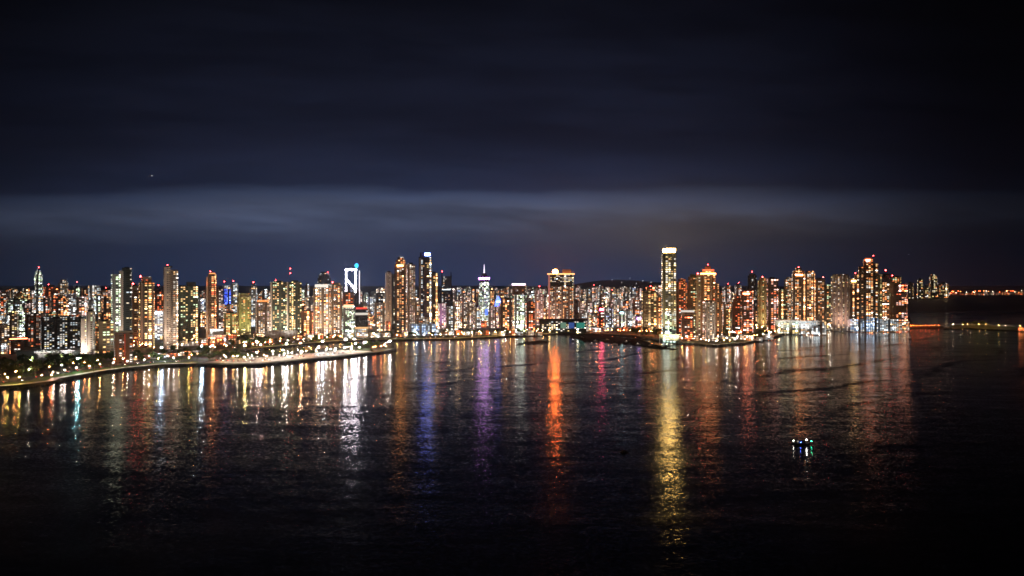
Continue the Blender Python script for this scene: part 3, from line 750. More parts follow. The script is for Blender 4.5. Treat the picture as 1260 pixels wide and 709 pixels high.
r0 = rect(-.5 * b.w, .5 * b.w, -.5 * b.d, .5 * b.d)
q = MB(); q.loft([(r0, -1), (r0, b.zz(377))]); q.build('wall', [facade('warm'), m_roof], b.root)
q = MB(); q.loft([(scaled(r0, .95), b.zz(377)), (scaled(r0, .8), b.zz(371)), (scaled(r0, .1), b.zz(364.5))], 0, 0); q.build('pyramid_crown', emit((.08, .14, 1.0), 5.0), b.root)
q = MB(); q.box(b.lx(610.5), b.lx(615.5), -.5 * b.d - .5, -.35 * b.d, b.zz(372), b.zz(370.6)); q.build('glow_panel', emit(COOL, 5.0), b.root); b.ytop = 372; b.done()
for a in [(601.5, 608.5, 376, 404, 'pinkres', 'narrow pink-tinted block between the spired tower and the blue pyramid'),
          (616, 633, 368, 408, 'orange', 'broad block with a dark roof and rows of orange windows beside the blue pyramid'),
          (646.5, 658, 372, 408, 'reddish', 'red-lit block east of the white-crowned tower')]:
    T(*a)
b = Bld(630, 646.5, 407, 'narrow tower carrying a wider head outlined with white-pink lights', yaw=3, dep=.7)
b.sec(633, 645.5, 363, 'greenwhite'); b.sec(630.5, 646, 351, 'brown', yb=362.5, name='head'); b.fin(634, .9, 352, mat=m_metal)
b.block(629.8, 646.7, 349, 351, -.03, 1.03, emit((1, .72, .85), 3.2), 'lit_crown'); b.done()
b = Bld(658, 669, 402, 'pale peach tower with a stepped top beside the orange-domed tower', yaw=-6); b.sec(658, 669, 362, 'pinkres', setb=[(.8, 357), (.4, 354)]); b.beacon(664, 352.5, .8); b.flood(power=9e4, col=(1, .6, .45)); b.done()
T(668, 676, 366, 398, 'warmpale', 'low pale block tucked against the orange-domed tower')
# orange domed
b = Bld(675, 707, 402, 'big dark glass tower with an orange glowing dome and lit roof rim', yaw=-4, dep=.6)
b.sec(675, 707, 353, 'warm', name='lower_floors'); b.sec(675, 707, 337.5, 'darkglass', 0, 1, yb=352.8, name='upper_floors')
b.fin(676.3, 2.2, 338, mat=emit((1, .34, .28), .42, False), out=1.4, name='lit_edge')  # light put into this pilaster as pink emission, so the edge shows
for x in (682, 688, 694, 700, 705.5): b.fin(x, .5, 338, mat=m_dark, out=.9)
b.block(674, 708, 336.6, 337.6, -.04, 1.04, emit((1, .36, .12), 4.0), 'roof_rim')
b.block(693, 704, 331.5, 336.3, .2, .8, m_brownwall, 'roof_block')
q = MB(); q.ball((b.lx(683.5), 0, b.zz(334.5)), 8.5, 14, 8, .95); q.build('glowing_dome', emit((1.0, .17, .025), 200.0), b.root, True)
b.flood(power=1.5e5, x=-.4, col=(1, .5, .4)); b.ytop = 337; b.done()
b = Bld(664, 722, 410, 'low dark-roofed mall with green and blue screens below the orange-domed tower', 'building', 'shopping_mall', yaw=1, dep=.22)
b.sec(664, 722, 395, 'darkglass'); b.block(663, 723, 392.5, 395, -.04, 1.02, m_dark, 'roof_slab')
for xa, xb, c in ((700, 707, (.05, .12, .4)), (709.5, 720, (.04, .32, .24)), (690, 697, (.2, .35, .25))):
    q = MB(); q.box(b.lx(xa), b.lx(xb), -.5 * b.d - .7, -.5 * b.d - .01, b.zz(404), b.zz(397)); q.build('screen', emit(c, .7), b.root)
b.done()
b = Bld(704.5, 714, 400, 'dark pagoda-like tower narrowing upward above the low mall', yaw=0, dep=1)
r0 = rect(-.5 * b.w, .5 * b.w, -.5 * b.d, .5 * b.d)
q = MB(); q.loft([(r0, -1), (r0, b.zz(386)), (scaled(r0, .55), b.zz(384)), (scaled(r0, .5), b.zz(372)), (scaled(r0, .8), b.zz(371)), (scaled(r0, .2), b.zz(368))]); q.build('wall', [m_dark, m_roof], b.root); b.ytop = 375; b.done()
for a in [(712.5, 721, 371, 402, 'warmpale', 'warm tan block just east of the dark pagoda-like tower'),
          (735, 743.5, 378, 405, 'reddish', 'red-brown apartment block with pink edges above the orange-lit road'),
          (744, 755.5, 379, 404, 'bluish', 'white block with two tall blue window strips above the orange-lit road'),
          (757, 764, 380, 402, 'pinkres', 'pinkish low block beside the one with blue window strips'),
          (762.5, 770, 383, 404, 'greenwhite', 'greenish-white block above the waterfront trees'),
          (770.5, 779, 381, 403, 'whiteres', 'plain white block above the waterfront trees'),
          (767, 774.5, 371, 390, 'reddish', 'red-topped tower behind the greenish-white block'),
          (780, 791, 389, 404, 'pinkres', 'short violet-lit block beside the yellow-windowed tower'),
          (721, 727.5, 356, 382, 'whiteres', 'slim white tower with a pink base far behind the orange-lit road'),
          (726.5, 735.5, 353.5, 381, 'pinkres', 'pink-white tower with a red beacon far behind the red-brown block'),
          (741.5, 748.5, 357, 384, 'greenwhite', 'cream-green tower far behind the one with blue window strips'),
          (749.5, 758, 359.5, 385, 'whiteres', 'broad white tower far behind the waterfront trees'),
          (775.5, 782.5, 353.5, 384, 'bluish', 'pale blue-grey tower, first of two slim ones beside the yellow-windowed tower'),
          (783, 790.5, 355, 386, 'pinkres', 'pale mauve tower, second of two slim ones beside the yellow-windowed tower')]:
    T(*a, beacon=(a[0] in (726.5, 749.5)), sign={735: (739, 381, 6, 2, (1, .08, .22), 45), 762.5: (766, 385, 4, 1.5, (.5, .9, 1), 16), 780: (785, 392, 6, 2, (.6, .3, 1), 10)}.get(a[0]))
b = Bld(790.5, 808.5, 410, 'yellow-windowed tower with an orange peaked roof', yaw=8, dep=.8)
b.sec(790.5, 808.5, 358, 'bandwarm'); b.sec(796, 807, 353.5, 'orangehot', .1, .9, yb=358, name='setback'); b.balconies(792, 799, 361, 402, 4, 1.6); b.fin(800, .9, 358.5); b.beacon(802, 352.4, .8); b.flood(power=1.4e5, col=(1, .75, .4)); b.done()
T(808, 816.5, 366, 411, 'orange', 'low narrow orange-lit tower beside the tallest tower')
# tallest
b = Bld(815.5, 833.5, 421, 'tallest slender tower with a blazing yellow-white crown', yaw=6, dep=.85)
b.sec(815.5, 833.5, 385, 'greenwhite', name='lower_floors'); b.sec(815.5, 833.5, 311.5, 'greenband', 0, 1, yb=384.8, name='wall', chamfer=0)
b.sec(818, 832, 306.5, m_conc, .08, .92, yb=311.5, name='crown')
q = MB(); q.box(b.lx(817.5), b.lx(832.5), -.46 * b.d, .46 * b.d, b.zz(310.6), b.zz(305.8)); q.build('lit_crown', emit((1, .60, .15), 62), b.root)
for x in (816.3, 829, 832.8): b.fin(x, .8, 312)
b.flood((1, .74, .34), 1.6e5, -.2); b.flood((1, .8, .4), 1.2e5, .3); b.ytop = 306; b.done()
b = Bld(812, 836, 422, 'white-lit podium wrapped round the foot of the tallest tower', 'building', 'podium_building', yaw=2, dep=.25); b.sec(812, 836, 412, 'storegreen'); b.done()
# peninsula
T(833.5, 846.5, 347, 413, 'reddish', 'dark tower with red windows immediately east of the tallest tower', setb=[(.7, 343)])
b = Bld(848, 861.5, 412, 'dark spotted tower with a spike beside the biggest orange tower', yaw=-8); b.sec(848, 861.5, 341, 'greenwhite' and 'amberspots'); b.block(850, 859, 337.5, 341); b.mast(851.5, 332, 341, False); b.done()
b = Bld(839.5, 855, 420, 'low brown tower with a white roof line and red-white windows', yaw=4); b.sec(839.5, 855, 384, 'reddish'); b.block(839, 855.5, 382.2, 384, -.03, 1.03, emit(WHT, .8), 'light_band'); b.done()
b = Bld(859.5, 891.5, 415, 'biggest orange tower with a stepped crown and descending side terraces', yaw=-3, dep=.6)
b.sec(859.5, 866, 338.5, 'beige', .1, .9, name='wing'); b.sec(865.5, 882.5, 337, 'orangehot'); b.sec(867, 881, 332.5, 'orangehot', .08, .92, yb=337, name='setback'); b.block(870, 877, 327.5, 332.5, name='roof_block', mat=m_brownwall)
b.sec(882.3, 887, 349, 'orange', .05, .9, name='terrace'); b.sec(886.9, 891.5, 361, 'orange', .1, .85, name='terrace')
b.block(865, 883, 336, 337.4, -.03, .9, emit(ORG, 16), 'light_band'); b.block(867.5, 880.5, 331.6, 332.8, .03, .9, emit(RED, 2.5), 'light_band')
b.fin(869.5, .9, 338, mat=m_conc); b.fin(878, .9, 338); b.beacon(861, 336.5, 1.2); b.mast(873.5, 325.5, 328, True); b.balconies(870.5, 877, 340, 408); b.flood(power=1.6e5, col=(1, .6, .3)); b.ytop = 333; b.done()
for a, kw in [((866, 882, 372, 419, 'warmpale', 'pale ribbed block standing before the biggest orange tower'), dict(fins=(868, 871.5, 876, 880), flood=dict(power=9e4))),
          ((891.5, 901, 381, 414, 'amberspots', 'small dark apartment block between two orange-lit towers on the peninsula'), {}),
          ((903, 914, 368, 413, 'reddish', 'red-orange lit tower with a dark hipped top on the peninsula'), dict(setb=[(.7, 365)])),
          ((893, 900, 352, 382, 'pinkres', 'faraway pink tower with a red beacon visible past the side terraces'), dict(beacon=True)),
          ((905, 912.5, 351, 384, 'pinkres', 'faraway pink-grey tower with two beacons behind the hipped-top tower'), dict(mast=(910, 348))),
          ((921.5, 932, 339, 398, 'blackglass', 'slim dark tower with a red tip rising behind the banded red-white tower'), dict(mast=(926.5, 334.5), setb=[(.75, 337)])),
          ((913.5, 928, 359, 410, 'bandred', 'tower banded with red and white balconies on the peninsula'), dict(balc=True, sign=(921, 361.5, 9, 1.6, (1, .2, .08), 26))),
          ((933.5, 945.5, 345, 405, 'olive', 'golden-lit tower with a bright vertical light strip'), dict(setb=[(.6, 341.5)], beacon=True, fins=(937, 942), flood=dict(power=1.6e5, col=(1, .6, .2)))),
          ((945, 958.5, 343, 410, 'bandred', 'dark tower with fiery orange floors next to the golden-lit tower'), dict(cap=2)),
          ((958.5, 970, 357, 406, 'amberspots', 'lower olive-walled block with amber windows next to the white podium'), {}),
          ((966.5, 977.5, 344, 403, 'warm', 'stepped tan tower west of the tallest of the three orange cluster towers'), dict(setb=[(.6, 341)]))]:
    T(*a, **kw)
b = Bld(977, 992.5, 402, 'tallest of three orange cluster towers, with a glowing pitched top', yaw=5, dep=.8); b.sec(977, 992.5, 337, 'orange', setb=[(.85, 333), (.45, 329.5)]); b.sign(985, 338.5, 9, 1.5, (1, .34, .1), 30); b.balconies(984, 990, 339, 394); b.fin(980, 1.2, 338, out=1.4); b.beacon(985, 328.8, .9); b.done()
T(992.5, 1004, 336, 401, 'orange', 'middle orange cluster tower with a dark rounded top', setb=[(.8, 333.5)], balc=True)
T(1003.5, 1016.5, 344, 401, 'orange', 'lowest orange cluster tower next to the cream ribbed tower', beacon=.9, balc=True)
T(1016.5, 1027, 351, 404, 'amberspots', 'dim narrow tower squeezed against the cream ribbed tower')
b = Bld(957, 1016, 411, 'long white-lit waterfront podium below the orange cluster towers', 'building', 'podium_building', yaw=1, dep=.18)
b.sec(957, 985, 396, 'storegreen'); b.sec(985, 1016, 395, 'storewhite', name='wing'); b.block(956.5, 985, 394.4, 396, -.04, 1.02, m_white, 'roof_slab')
b.flood((.95, 1, 1), 1.2e5, .1, 25, 4); b.flood((1, .85, .7), 1.0e5, -.35, 25, 4); b.done()
# cream curved tower
b = Bld(1027, 1047.5, 407, 'curved cream tower with deep vertical ribs and a pink-lit foot', yaw=0, dep=.7)
pts = []
for k in range(24):
    t = 2 * math.pi * k / 24; rr_ = 1.0 + (.10 if k % 2 else -.06)
    pts.append((.5 * b.w * rr_ * math.cos(t), .5 * b.d * rr_ * math.sin(t)))
q = MB(); q.loft([(pts, -1), (pts, b.zz(340)), (scaled(pts, .86), b.zz(340)), (scaled(pts, .84), b.zz(337.5))]); q.build('wall', [facade('pale'), m_roof], b.root)
b.mast(1030, 337, 340, False); b.flood((1, .62, .5), 0.9e5, -.3, 30); b.flood((1, .55, .4), 0.9e5, .3, 30); b.ytop = 340; b.done()
# stepped pyramid tower
b = Bld(1046.5, 1088, 405, 'great stepped tower climbing like a staircase to a red-beaconed peak', yaw=2, dep=.5)
for k, (xa, xb, yt_) in enumerate([(1046.5, 1052, 353), (1051.8, 1057, 343), (1056.8, 1062, 337.5), (1061.8, 1067.5, 328), (1067.3, 1078, 319.5), (1077.8, 1083.5, 324.5)]):
    b.sec(xa, xb, yt_, 'orange', .02 * (k % 2), 1 - .03 * k, name='wall' if k == 4 else 'terrace')
b.sec(1083.3, 1087.8, 337.5, 'olive', 0, .8, name='light_column'); b.sign(1056, 346, 5, 1.6, (1, .62, .2), 26)
b.block(1069, 1077, 317, 319.5); b.mast(1078.5, 314.5, 320, True); b.beacon(1058, 336, .8); b.balconies(1062.5, 1082, 330, 395, 4.4, 1.6)
b.block(1069, 1075, 319.2, 320.4, -.05, .3, emit((1, .2, .08), 22), 'light_band'); b.ytop = 322; b.done()
b = Bld(1047, 1082, 408, 'blue-white lit glass podium under the great stepped tower', 'building', 'podium_building', yaw=0, dep=.2); b.sec(1047, 1065, 393.5, 'storeblue'); b.sec(1065, 1080, 391, 'storeblue', name='wing'); b.done()
b = Bld(1086, 1104.5, 403, 'dark wide tower with orange balconies and red-beaconed roof block, east of the stepped one', yaw=5, dep=.7)
b.sec(1086, 1104.5, 348, 'orange'); b.sec(1089, 1098, 337, 'blackglass', .2, .8, yb=348, name='setback'); b.beacon(1093, 332.5, 1.4); b.mast(1093, 333, 337, False); b.balconies(1087, 1103, 350, 394, 4.4); b.done()
b = Bld(1100, 1119.5, 404, 'easternmost peninsula tower with stacked orange windows', yaw=-6, dep=.8)
b.sec(1100, 1112, 341, 'amberspots', .2, 1); b.sec(1104, 1119.5, 350, 'bandred', 0, .9, name='wing'); b.beacon(1102, 339, 1.0); b.block(1103, 1110, 339.5, 341); b.done()
b = Bld(1083, 1106, 407.5, 'white waterfront podium at the head of the orange-lit sea walk', 'building', 'podium_building', yaw=0, dep=.25); b.sec(1083, 1106, 393.5, 'storewhite'); b.done()
T(1106, 1120, 396, 407, 'storefront', 'low lit block where the orange sea walk begins', cat='building', name='building', cap=0)

# --- faraway cluster across the bay
for a, kw in [((1118, 1125, 349, 367.5, 'farorange', 'dim stubby faraway tower nearest the peninsula'), {}),
          ((1130, 1136.5, 344.5, 367.2, 'farspeck', 'faraway thin white-lit tower across the bay'), {}),
          ((1138, 1144, 353, 367.2, 'farorange', 'lowest faraway tower between two taller ones across the bay'), {}),
          ((1145.5, 1154.5, 340, 367, 'farspeck', 'tallest faraway tower across the bay, tipped with a white light'), dict(setb=[(.6, 337.5)])),
          ((1157, 1169, 349, 366.8, 'farorange', 'broad faraway tower with an orange roof sign across the bay'), {})]:
    T(*a, **kw)

T(1255, 1268, 403.6, 407.2, 'storered', 'orange-lit pavilion at the outer end of the dark causeway', cat='building', name='pavilion', cap=0)

# --- infill: the rows of blocks behind the skyline
ZONES = [(-30, 60, 'behind the long white hall'), (60, 135, 'between the black slab and dark glass tower'), (135, 200, 'behind the tall pale tower'),
         (200, 270, 'behind the yellow-green windowed block'), (270, 330, 'round the olive-yellow tower'), (330, 420, 'behind the twin-slab tower'),
         (420, 475, 'behind the white-framed tower'), (475, 560, 'behind the tall black tower'), (560, 630, 'behind the spired tower'),
         (630, 705, 'behind the orange-domed tower'), (705, 790, 'on the hazy plain past the red-lit road'), (790, 860, 'behind the yellow-crowned tallest tower'),
         (860, 960, 'behind the red-banded peninsula tower'), (960, 1050, 'behind the orange cluster towers'), (1050, 1125, 'behind the great stepped tower')]
INF = {'warm': 'tan block with warm windows', 'warmpale': 'pale block with warm windows', 'whiteres': 'white-walled block with white windows',
       'pinkres': 'pinkish block with peach windows', 'orange': 'brown block with orange windows', 'greenwhite': 'grey block with green-white windows',
       'brown': 'brown block with few lit windows', 'bluish': 'blue-grey block with cool windows', 'reddish': 'dark red block with red windows', 'amberspots': 'dark block with amber windows'}
def zone(x):
    for a, b_, n_ in ZONES:
        if a <= x < b_: return n_
    return ZONES[-1][2]
cnt = 0
def infill(x, w_, yt, D, st, kind):
    global cnt
    x0, x1 = x - w_ / 2, x + w_ / 2
    vis = 0.0
    for k in range(7):   # is any of it above what stands before it?
        xx = x0 + (x1 - x0) * (k + .5) / 7
        cover = min([L_[2] for L_ in LAND if L_[0] <= xx <= L_[1] and L_[3] < D] + [999])
        if yt < cover - 1.0: vis += 1 / 7
    if vis < .25: return
    W = w_ / F * D; d = W * random.uniform(.6, 1.0); yaw = R(random.uniform(-28, 28))
    X = (x - CX) / F * D; z1 = zt(yt, D) - LZ
    r = rect(-W / 2, W / 2, -d / 2, d / 2)
    rings = [(r, -1), (r, z1)]
    k = random.random()
    if k < .35: rings += [(scaled(r, .97), z1 + 1), (scaled(r, .93), z1 + 1), (scaled(r, .93), z1)]
    elif k < .75: rings += [(scaled(r, .5, .6), z1), (scaled(r, .5, .6), z1 + random.uniform(4, 9))]
    else: rings += [(scaled(r, .75), z1), (scaled(r, .75), z1 + 10), (scaled(r, .3), z1 + 10), (scaled(r, .3), z1 + 16)]
    b = MB(); b.loft(rings)
    o = b.build('apartment_block', [facade(st, dk(D)), m_roof])
    o.location = (X, D + d / 2, LZ); o.rotation_euler = (0, 0, -math.atan2(X, D) + yaw)
    ph = f'{kind} {INF[st]} {zone(x)}'
    tag(o, ph, 'apartment block', ph.replace(' block', ' blocks', 1))
    LAND.append((x0, x1, yt, D)); cnt += 1
rng = random.Random(5)
random.seed(5)
def pick(x, far):
    if x > 840: return rng.choice(['orange', 'amberspots', 'reddish', 'warm', 'pinkres', 'orange'])
    if 700 < x < 800: return rng.choice(['whiteres', 'pinkres', 'warmpale', 'pinkres', 'warmpale', 'whiteres'])
    if x < 260: return rng.choice(['warm', 'brown', 'amberspots', 'whiteres', 'greenwhite', 'orange', 'reddish', 'brown', 'pinkres'])
    return rng.choice(['warm', 'warmpale', 'whiteres', 'pinkres', 'orange', 'greenwhite' if far else 'orange', 'bluish' if far else 'warm', 'pinkres', 'warm'])
# near row on the left and along the front
x = -28
while x < 260:
    wd = rng.uniform(9, 14); D = rng.uniform(1800, 2100)
    infill(x, wd, rng.uniform(384, 402), D, pick(x, 0), 'short'); x += wd + 2
x = 250
while x < 1110:
    wd = rng.uniform(9, 14); D = rng.uniform(2120, 2300) * (1.0 if x < 960 else 1.12)
    infill(x, wd, rng.uniform(374, 391), D, pick(x, 0), 'short'); x += wd + 1
x = -20
while x < 1112:
    wd = rng.uniform(7, 12); D = rng.uniform(2900, 3300)
    infill(x, wd, rng.uniform(362, 375), D, pick(x, 0), 'mid-sized'); x += wd + 1
x = -12
while x < 1108:
    wd = rng.uniform(4.5, 8); D = rng.uniform(4300, 5600)
    infill(x, wd, rng.triangular(352.5, 365, 358), D, pick(x, 1), 'tall distant'); x += wd + (0 if 540 < x < 830 else 2.2)
x = 560
while x < 830:
    wd = rng.uniform(4, 7); D = rng.uniform(6200, 7500)
    infill(x, wd, rng.uniform(351.5, 357), D, pick(x, 1), 'tiny far-off'); x += wd + .5

# --- shops and low fronts along the coast road
LOWG = [(150, 250, 439, 443, 4.5, 'behind the palm-lined western promenade'), (225, 330, 421, 426, 4, 'behind the inner basin'), (330, 500, 414, 416.5, 4.5, 'along the central sea road'),
        (536, 664, 412.5, 413.2, 5, 'along the sea road under the spired tower'), (338, 505, 404, 407.5, 9, 'in the second row off the central sea road'), (538, 665, 401, 404, 9, 'in the second row under the spired tower'), (722, 795, 399, 402, 8, 'in the second row off the orange-lit road'), (225, 325, 410, 414, 8, 'in the second row behind the inner basin'), (722, 812, 407, 409, 5, 'by the orange-lit road'), (836, 955, 417, 420, 4, 'on the peninsula shore')]
LOWS = {'storefront': 'low shop with warm glowing front', 'storewhite': 'low shop with white glowing front', 'storered': 'low shop with red-orange glowing front'}
for xa, xb, ya, yb_, hh, ph in LOWG:
    x = xa
    while x < xb:
        wd = rng.uniform(6, 12); t = (x - xa) / (xb - xa); D = (H - LZ) * F / ((ya if xa < 700 else ya) + (yb_ - ya) * rng.random() - HY)
        if xa == 150: D = (H - LZ) * F / (445 - 9 * t - HY)
        if xa == 225: D = (H - LZ) * F / (426 - 4 * t - HY)
        if xa == 330: D = (H - LZ) * F / (418.5 - 4 * t - HY)
        st = rng.choice(['storefront', 'storewhite', 'storered'] if xa != 722 else ['storered', 'storered', 'storewhite'])
        W = wd / F * D; d = W * .6; hgt = rng.uniform(.6, 1.5) * hh * D / F
        r = rect(-W / 2, W / 2, -d / 2, d / 2)
        b = MB(); b.loft([(r, -1), (r, hgt), (scaled(r, .96), hgt + .7), (scaled(r, .92), hgt + .7), (scaled(r, .92), hgt)])
        o = b.build('shop_building', [facade(st), m_roof])
        X = (x - CX) / F * D
        o.location = (X, D + d / 2, LZ); o.rotation_euler = (0, 0, -math.atan2(X, D) + R(rng.uniform(-6, 6)))
        tag(o, f'{LOWS[st]} {ph}', 'shop', f'{LOWS[st]}s {ph}')
        x += wd + rng.uniform(0, 5)
# far shore sheds
for k in range(26):
    px = 1168 + k * 3.8 + rng.uniform(-1, 1); D = (H - LZ) * F / (363.6 - .05 * k * .5 + rng.uniform(-.6, .0) - HY)
    wd = rng.uniform(1.6, 4); W = wd / F * D; hgt = rng.uniform(1.5, 4.5) * D / F
    r = rect(-W / 2, W / 2, -W / 3, W / 3)
    b = MB(); b.loft([(r, -1), (r, hgt)])
    st = rng.choice(['storered', 'storefront', 'storered', 'brown'])
    o = b.build('warehouse', [facade(st, 2.6), m_roof]); o.location = ((px - CX) / F * D, D + W / 3, LZ)
    nm = {'storered': 'low warehouse glowing red-orange', 'storefront': 'low warehouse glowing yellow', 'brown': 'dim low warehouse'}[st]
    tag(o, f'{nm} on the far shore east of the faraway towers', 'warehouse', f'{nm}s on the far shore')

# ------------------------------------------------------------------ street lamps
def lamp_proto(col, s, h, head):
    root = empty('street_lamp', (0, 0, 0))
    b = MB(); b.bar((0, 0, 0), (0, 0, h), .16, .1, 5); b.build('pole', m_metal, root)
    b = MB(); b.bar((0, 0, h - .2), (1.6, 0, h + .2), .08, .08, 4); b.build('arm', m_metal, root)
    b = MB(); b.ball((1.8, 0, h + .1), head, 6, 4, .6); b.build('lamp_head', emit(col, s), root)
    return root
LP = {'amber': lamp_proto((1, .48, .14), 420, 9, .6), 'white': lamp_proto((1, .84, .66), 440, 9, .6), 'flood': lamp_proto((1, .90, .84), 600, 14, .85),
      'orange': lamp_proto((1, .22, .06), 320, 7, .6), 'cool': lamp_proto((.7, .9, 1), 400, 9, .6), 'seawalk': lamp_proto((1, .14, .03), 130, 6, .7), 'yellow': lamp_proto((1, .70, .14), 380, 9, .6)}
FP = {'orange': lamp_proto((1, .12, .03), 34, 26, 5.0), 'amber': lamp_proto((1, .32, .08), 30, 26, 5.0), 'white': lamp_proto((1, .85, .7), 22, 26, 4.0)}
used = set()
def lamp(kind, p, label, group, sc_=1.0, lib=None):
    lib = lib or LP
    o = lib[kind] if (id(lib), kind) not in used else copy_tree(lib[kind])
    used.add((id(lib), kind))
    o.location = p; o.rotation_euler = (0, 0, rng.uniform(0, 6.28)); o.scale = (sc_,) * 3
    tag(o, label, 'street lamp', group)
CN = {'seawalk': 'low red-orange', 'amber': 'amber', 'white': 'white', 'flood': 'tall bright white', 'orange': 'orange', 'cool': 'bluish-white', 'yellow': 'yellow'}
skinds = ['amber', 'white', 'orange', 'cool', 'yellow', 'flood']
SM = MB()
def small_light(k, p):
    SM.bar(p, p + Vector((0, 0, 9)), .14, .1, 4, 0)
    SM.ball(p + Vector((0, 0, 9.3)), .6, 6, 4, .6, 1 + skinds.index(k))
def lamps_along(pts, off, step, kinds, where, jit=2.0, sc_=1.0, rest=False):
    line = resample(offset_line(pts, off), step)
    for p in line[1:]:
        k = rng.choice(kinds)
        p = p + Vector((rng.uniform(-jit, jit), rng.uniform(-jit, jit), 0)); p.z = LZ
        if rest: small_light(k, p); continue
        lamp(k, p, f'{CN[k]} street lamp {where}', f'{CN[k]} lamps {where}', sc_)
lamps_along(shore_w[1:5], 12, 17, ['amber', 'white', 'orange', 'yellow'], 'on the grassy western shore', 6)
lamps_along(shore_w[4:11], 12, 24, ['amber', 'white', 'yellow', 'white'], 'along the curving western sea wall')
lamps_along(shore_w[1:6], 95, 13, ['orange', 'amber', 'orange', 'white'], 'under the trees of the western shore park', 12)
lamps_along(shore_w[1:11], 62, 22, ['amber', 'orange', 'white'], 'along the western coast road', 8, 1.0, True)
lamps_along(shore_w[10:18], 52, 15, ['white', 'white', 'flood', 'amber'], 'lighting the curved spit', 6, 1.0)
lamps_along(shore_w[10:16], 78, 26, ['white', 'white', 'amber'], 'on the inner side of the curved spit', 10, .8)
lamps_along(main_coast, 13, 21, ['amber', 'amber', 'white', 'yellow'], 'along the central promenade', 2)
lamps_along(main_coast, 62, 34, ['white', 'amber', 'orange', 'cool'], 'along the central coast road', 8, 1.0, True)
lamps_along(shore_w[37:41], 48, 16, ['orange'], 'along the red-lit road above the mud flat', 4, 1.3)
lamps_along(shore_w[41:47], 14, 15, ['amber', 'flood', 'white', 'cool', 'orange'], 'on the peninsula waterfront', 4, .9)
lamps_along(shore_w[46:52], 16, 30, ['orange', 'amber', 'white'], 'on the dark peninsula cove', 6, 1.0, True)
lamps_along(shore_w[51:53], 12, 18, ['white', 'flood'], 'before the long white podium', 3)
lamps_along(shore_w[52:56], 4, 10, ['seawalk'], 'on the orange-lit sea walk', .3, .9)
lamps_along(shore_w[10:17], 34, 34, ['white', 'amber', 'white'], 'on the outer quay of the curved spit', 4)
XP = {'cool': lamp_proto((.62, .78, 1), 650, 22, 1.3), 'white': lamp_proto((1, .9, .82), 650, 22, 1.3), 'yellow': lamp_proto((1, .74, .22), 650, 22, 1.1),
      'pink': lamp_proto((1, .62, .6), 650, 22, 1.1), 'orange': lamp_proto((1, .34, .1), 650, 22, 1.1), 'cyan': lamp_proto((.35, .95, 1), 650, 20, 1.0)}
for px, py, k_, wh in ((97, 461.5, 'cyan', 'on the western sea wall before the black slab'), (198, 447, 'cool', 'at the shore below the tall pale tower'), (247, 444.5, 'cool', 'at the root of the curved spit'),
                   (262, 443.5, 'orange', 'near the root of the curved spit'), (302, 443, 'yellow', 'on the curved spit'), (322, 442.5, 'pink', 'on the curved spit'), (352, 441, 'white', 'on the western half of the curved spit'),
                   (371, 439.8, 'orange', 'on the middle of the curved spit'), (397, 437, 'cool', 'on the eastern half of the curved spit'), (424, 434.5, 'white', 'on the eastern half of the curved spit'), (437, 433.8, 'white', 'near the tip of the curved spit')):
    p = G(px, py); p.z = LZ; lamp(k_, p, f'tall {k_} floodlight mast {wh}', 'tall floodlight masts along the shore', 1.0, XP)
for px, py, k_ in ((463, 434, 'orange'), (468, 433.5, 'orange'), (472, 433, 'amber'), (478, 432.2, 'flood'), (481, 432, 'flood'), (459, 434.5, 'orange')):
    p = G(px, py); p.z = LZ; lamp(k_, p, f'{CN[k_]} lamp at the very tip of the curved spit', f'{CN[k_]} lamps at the spit tip', 1.1)
caus = [G(x, y) for x, y in ((1162, 403.6), (1200, 403.2), (1262, 405.8), (1330, 408.5))]
lamps_along(caus, 0, 27, ['white', 'yellow', 'amber'], 'on the dark causeway', 5, .75)
far = [G(x, y) for x, y in ((1116, 367.6), (1168, 366.8), (1184, 362.4), (1300, 361.2))]
for p in resample(far, 70):
    k = rng.choice(['orange', 'orange', 'amber', 'white']); p = p + Vector((0, rng.uniform(0, 700), 0)); p.z = LZ + rng.uniform(-12, 12)
    lamp(k, p, f'{CN[k]} light mast on the far shore across the bay', f'{CN[k]} masts on the far shore', 1.0, FP)
# back streets
STZ = [(150, 330, 416, 436), (330, 560, 402, 412), (560, 700, 392, 408), (700, 800, 388, 406), (836, 960, 398, 416)]
n_l = 0
for xa, xb, ya, yb_ in STZ:
    for q_ in range(int((xb - xa) / 3.0)):
        px = rng.uniform(xa, xb); py = rng.uniform(ya, yb_)
        k = rng.choice(['amber', 'white', 'orange'] if xa != 700 else ['orange', 'white', 'orange'])
        p = G(px, py); p.z = LZ
        small_light(k, p)
em_ = [[c for c in LP[k].children if c.name.startswith('lamp_head')][0].data.materials[0] for k in skinds]
tag(SM.build('street_lights', [m_metal] + em_), 'scattered small street lights sprinkled through the back streets of the city', 'street lights', kind='stuff')

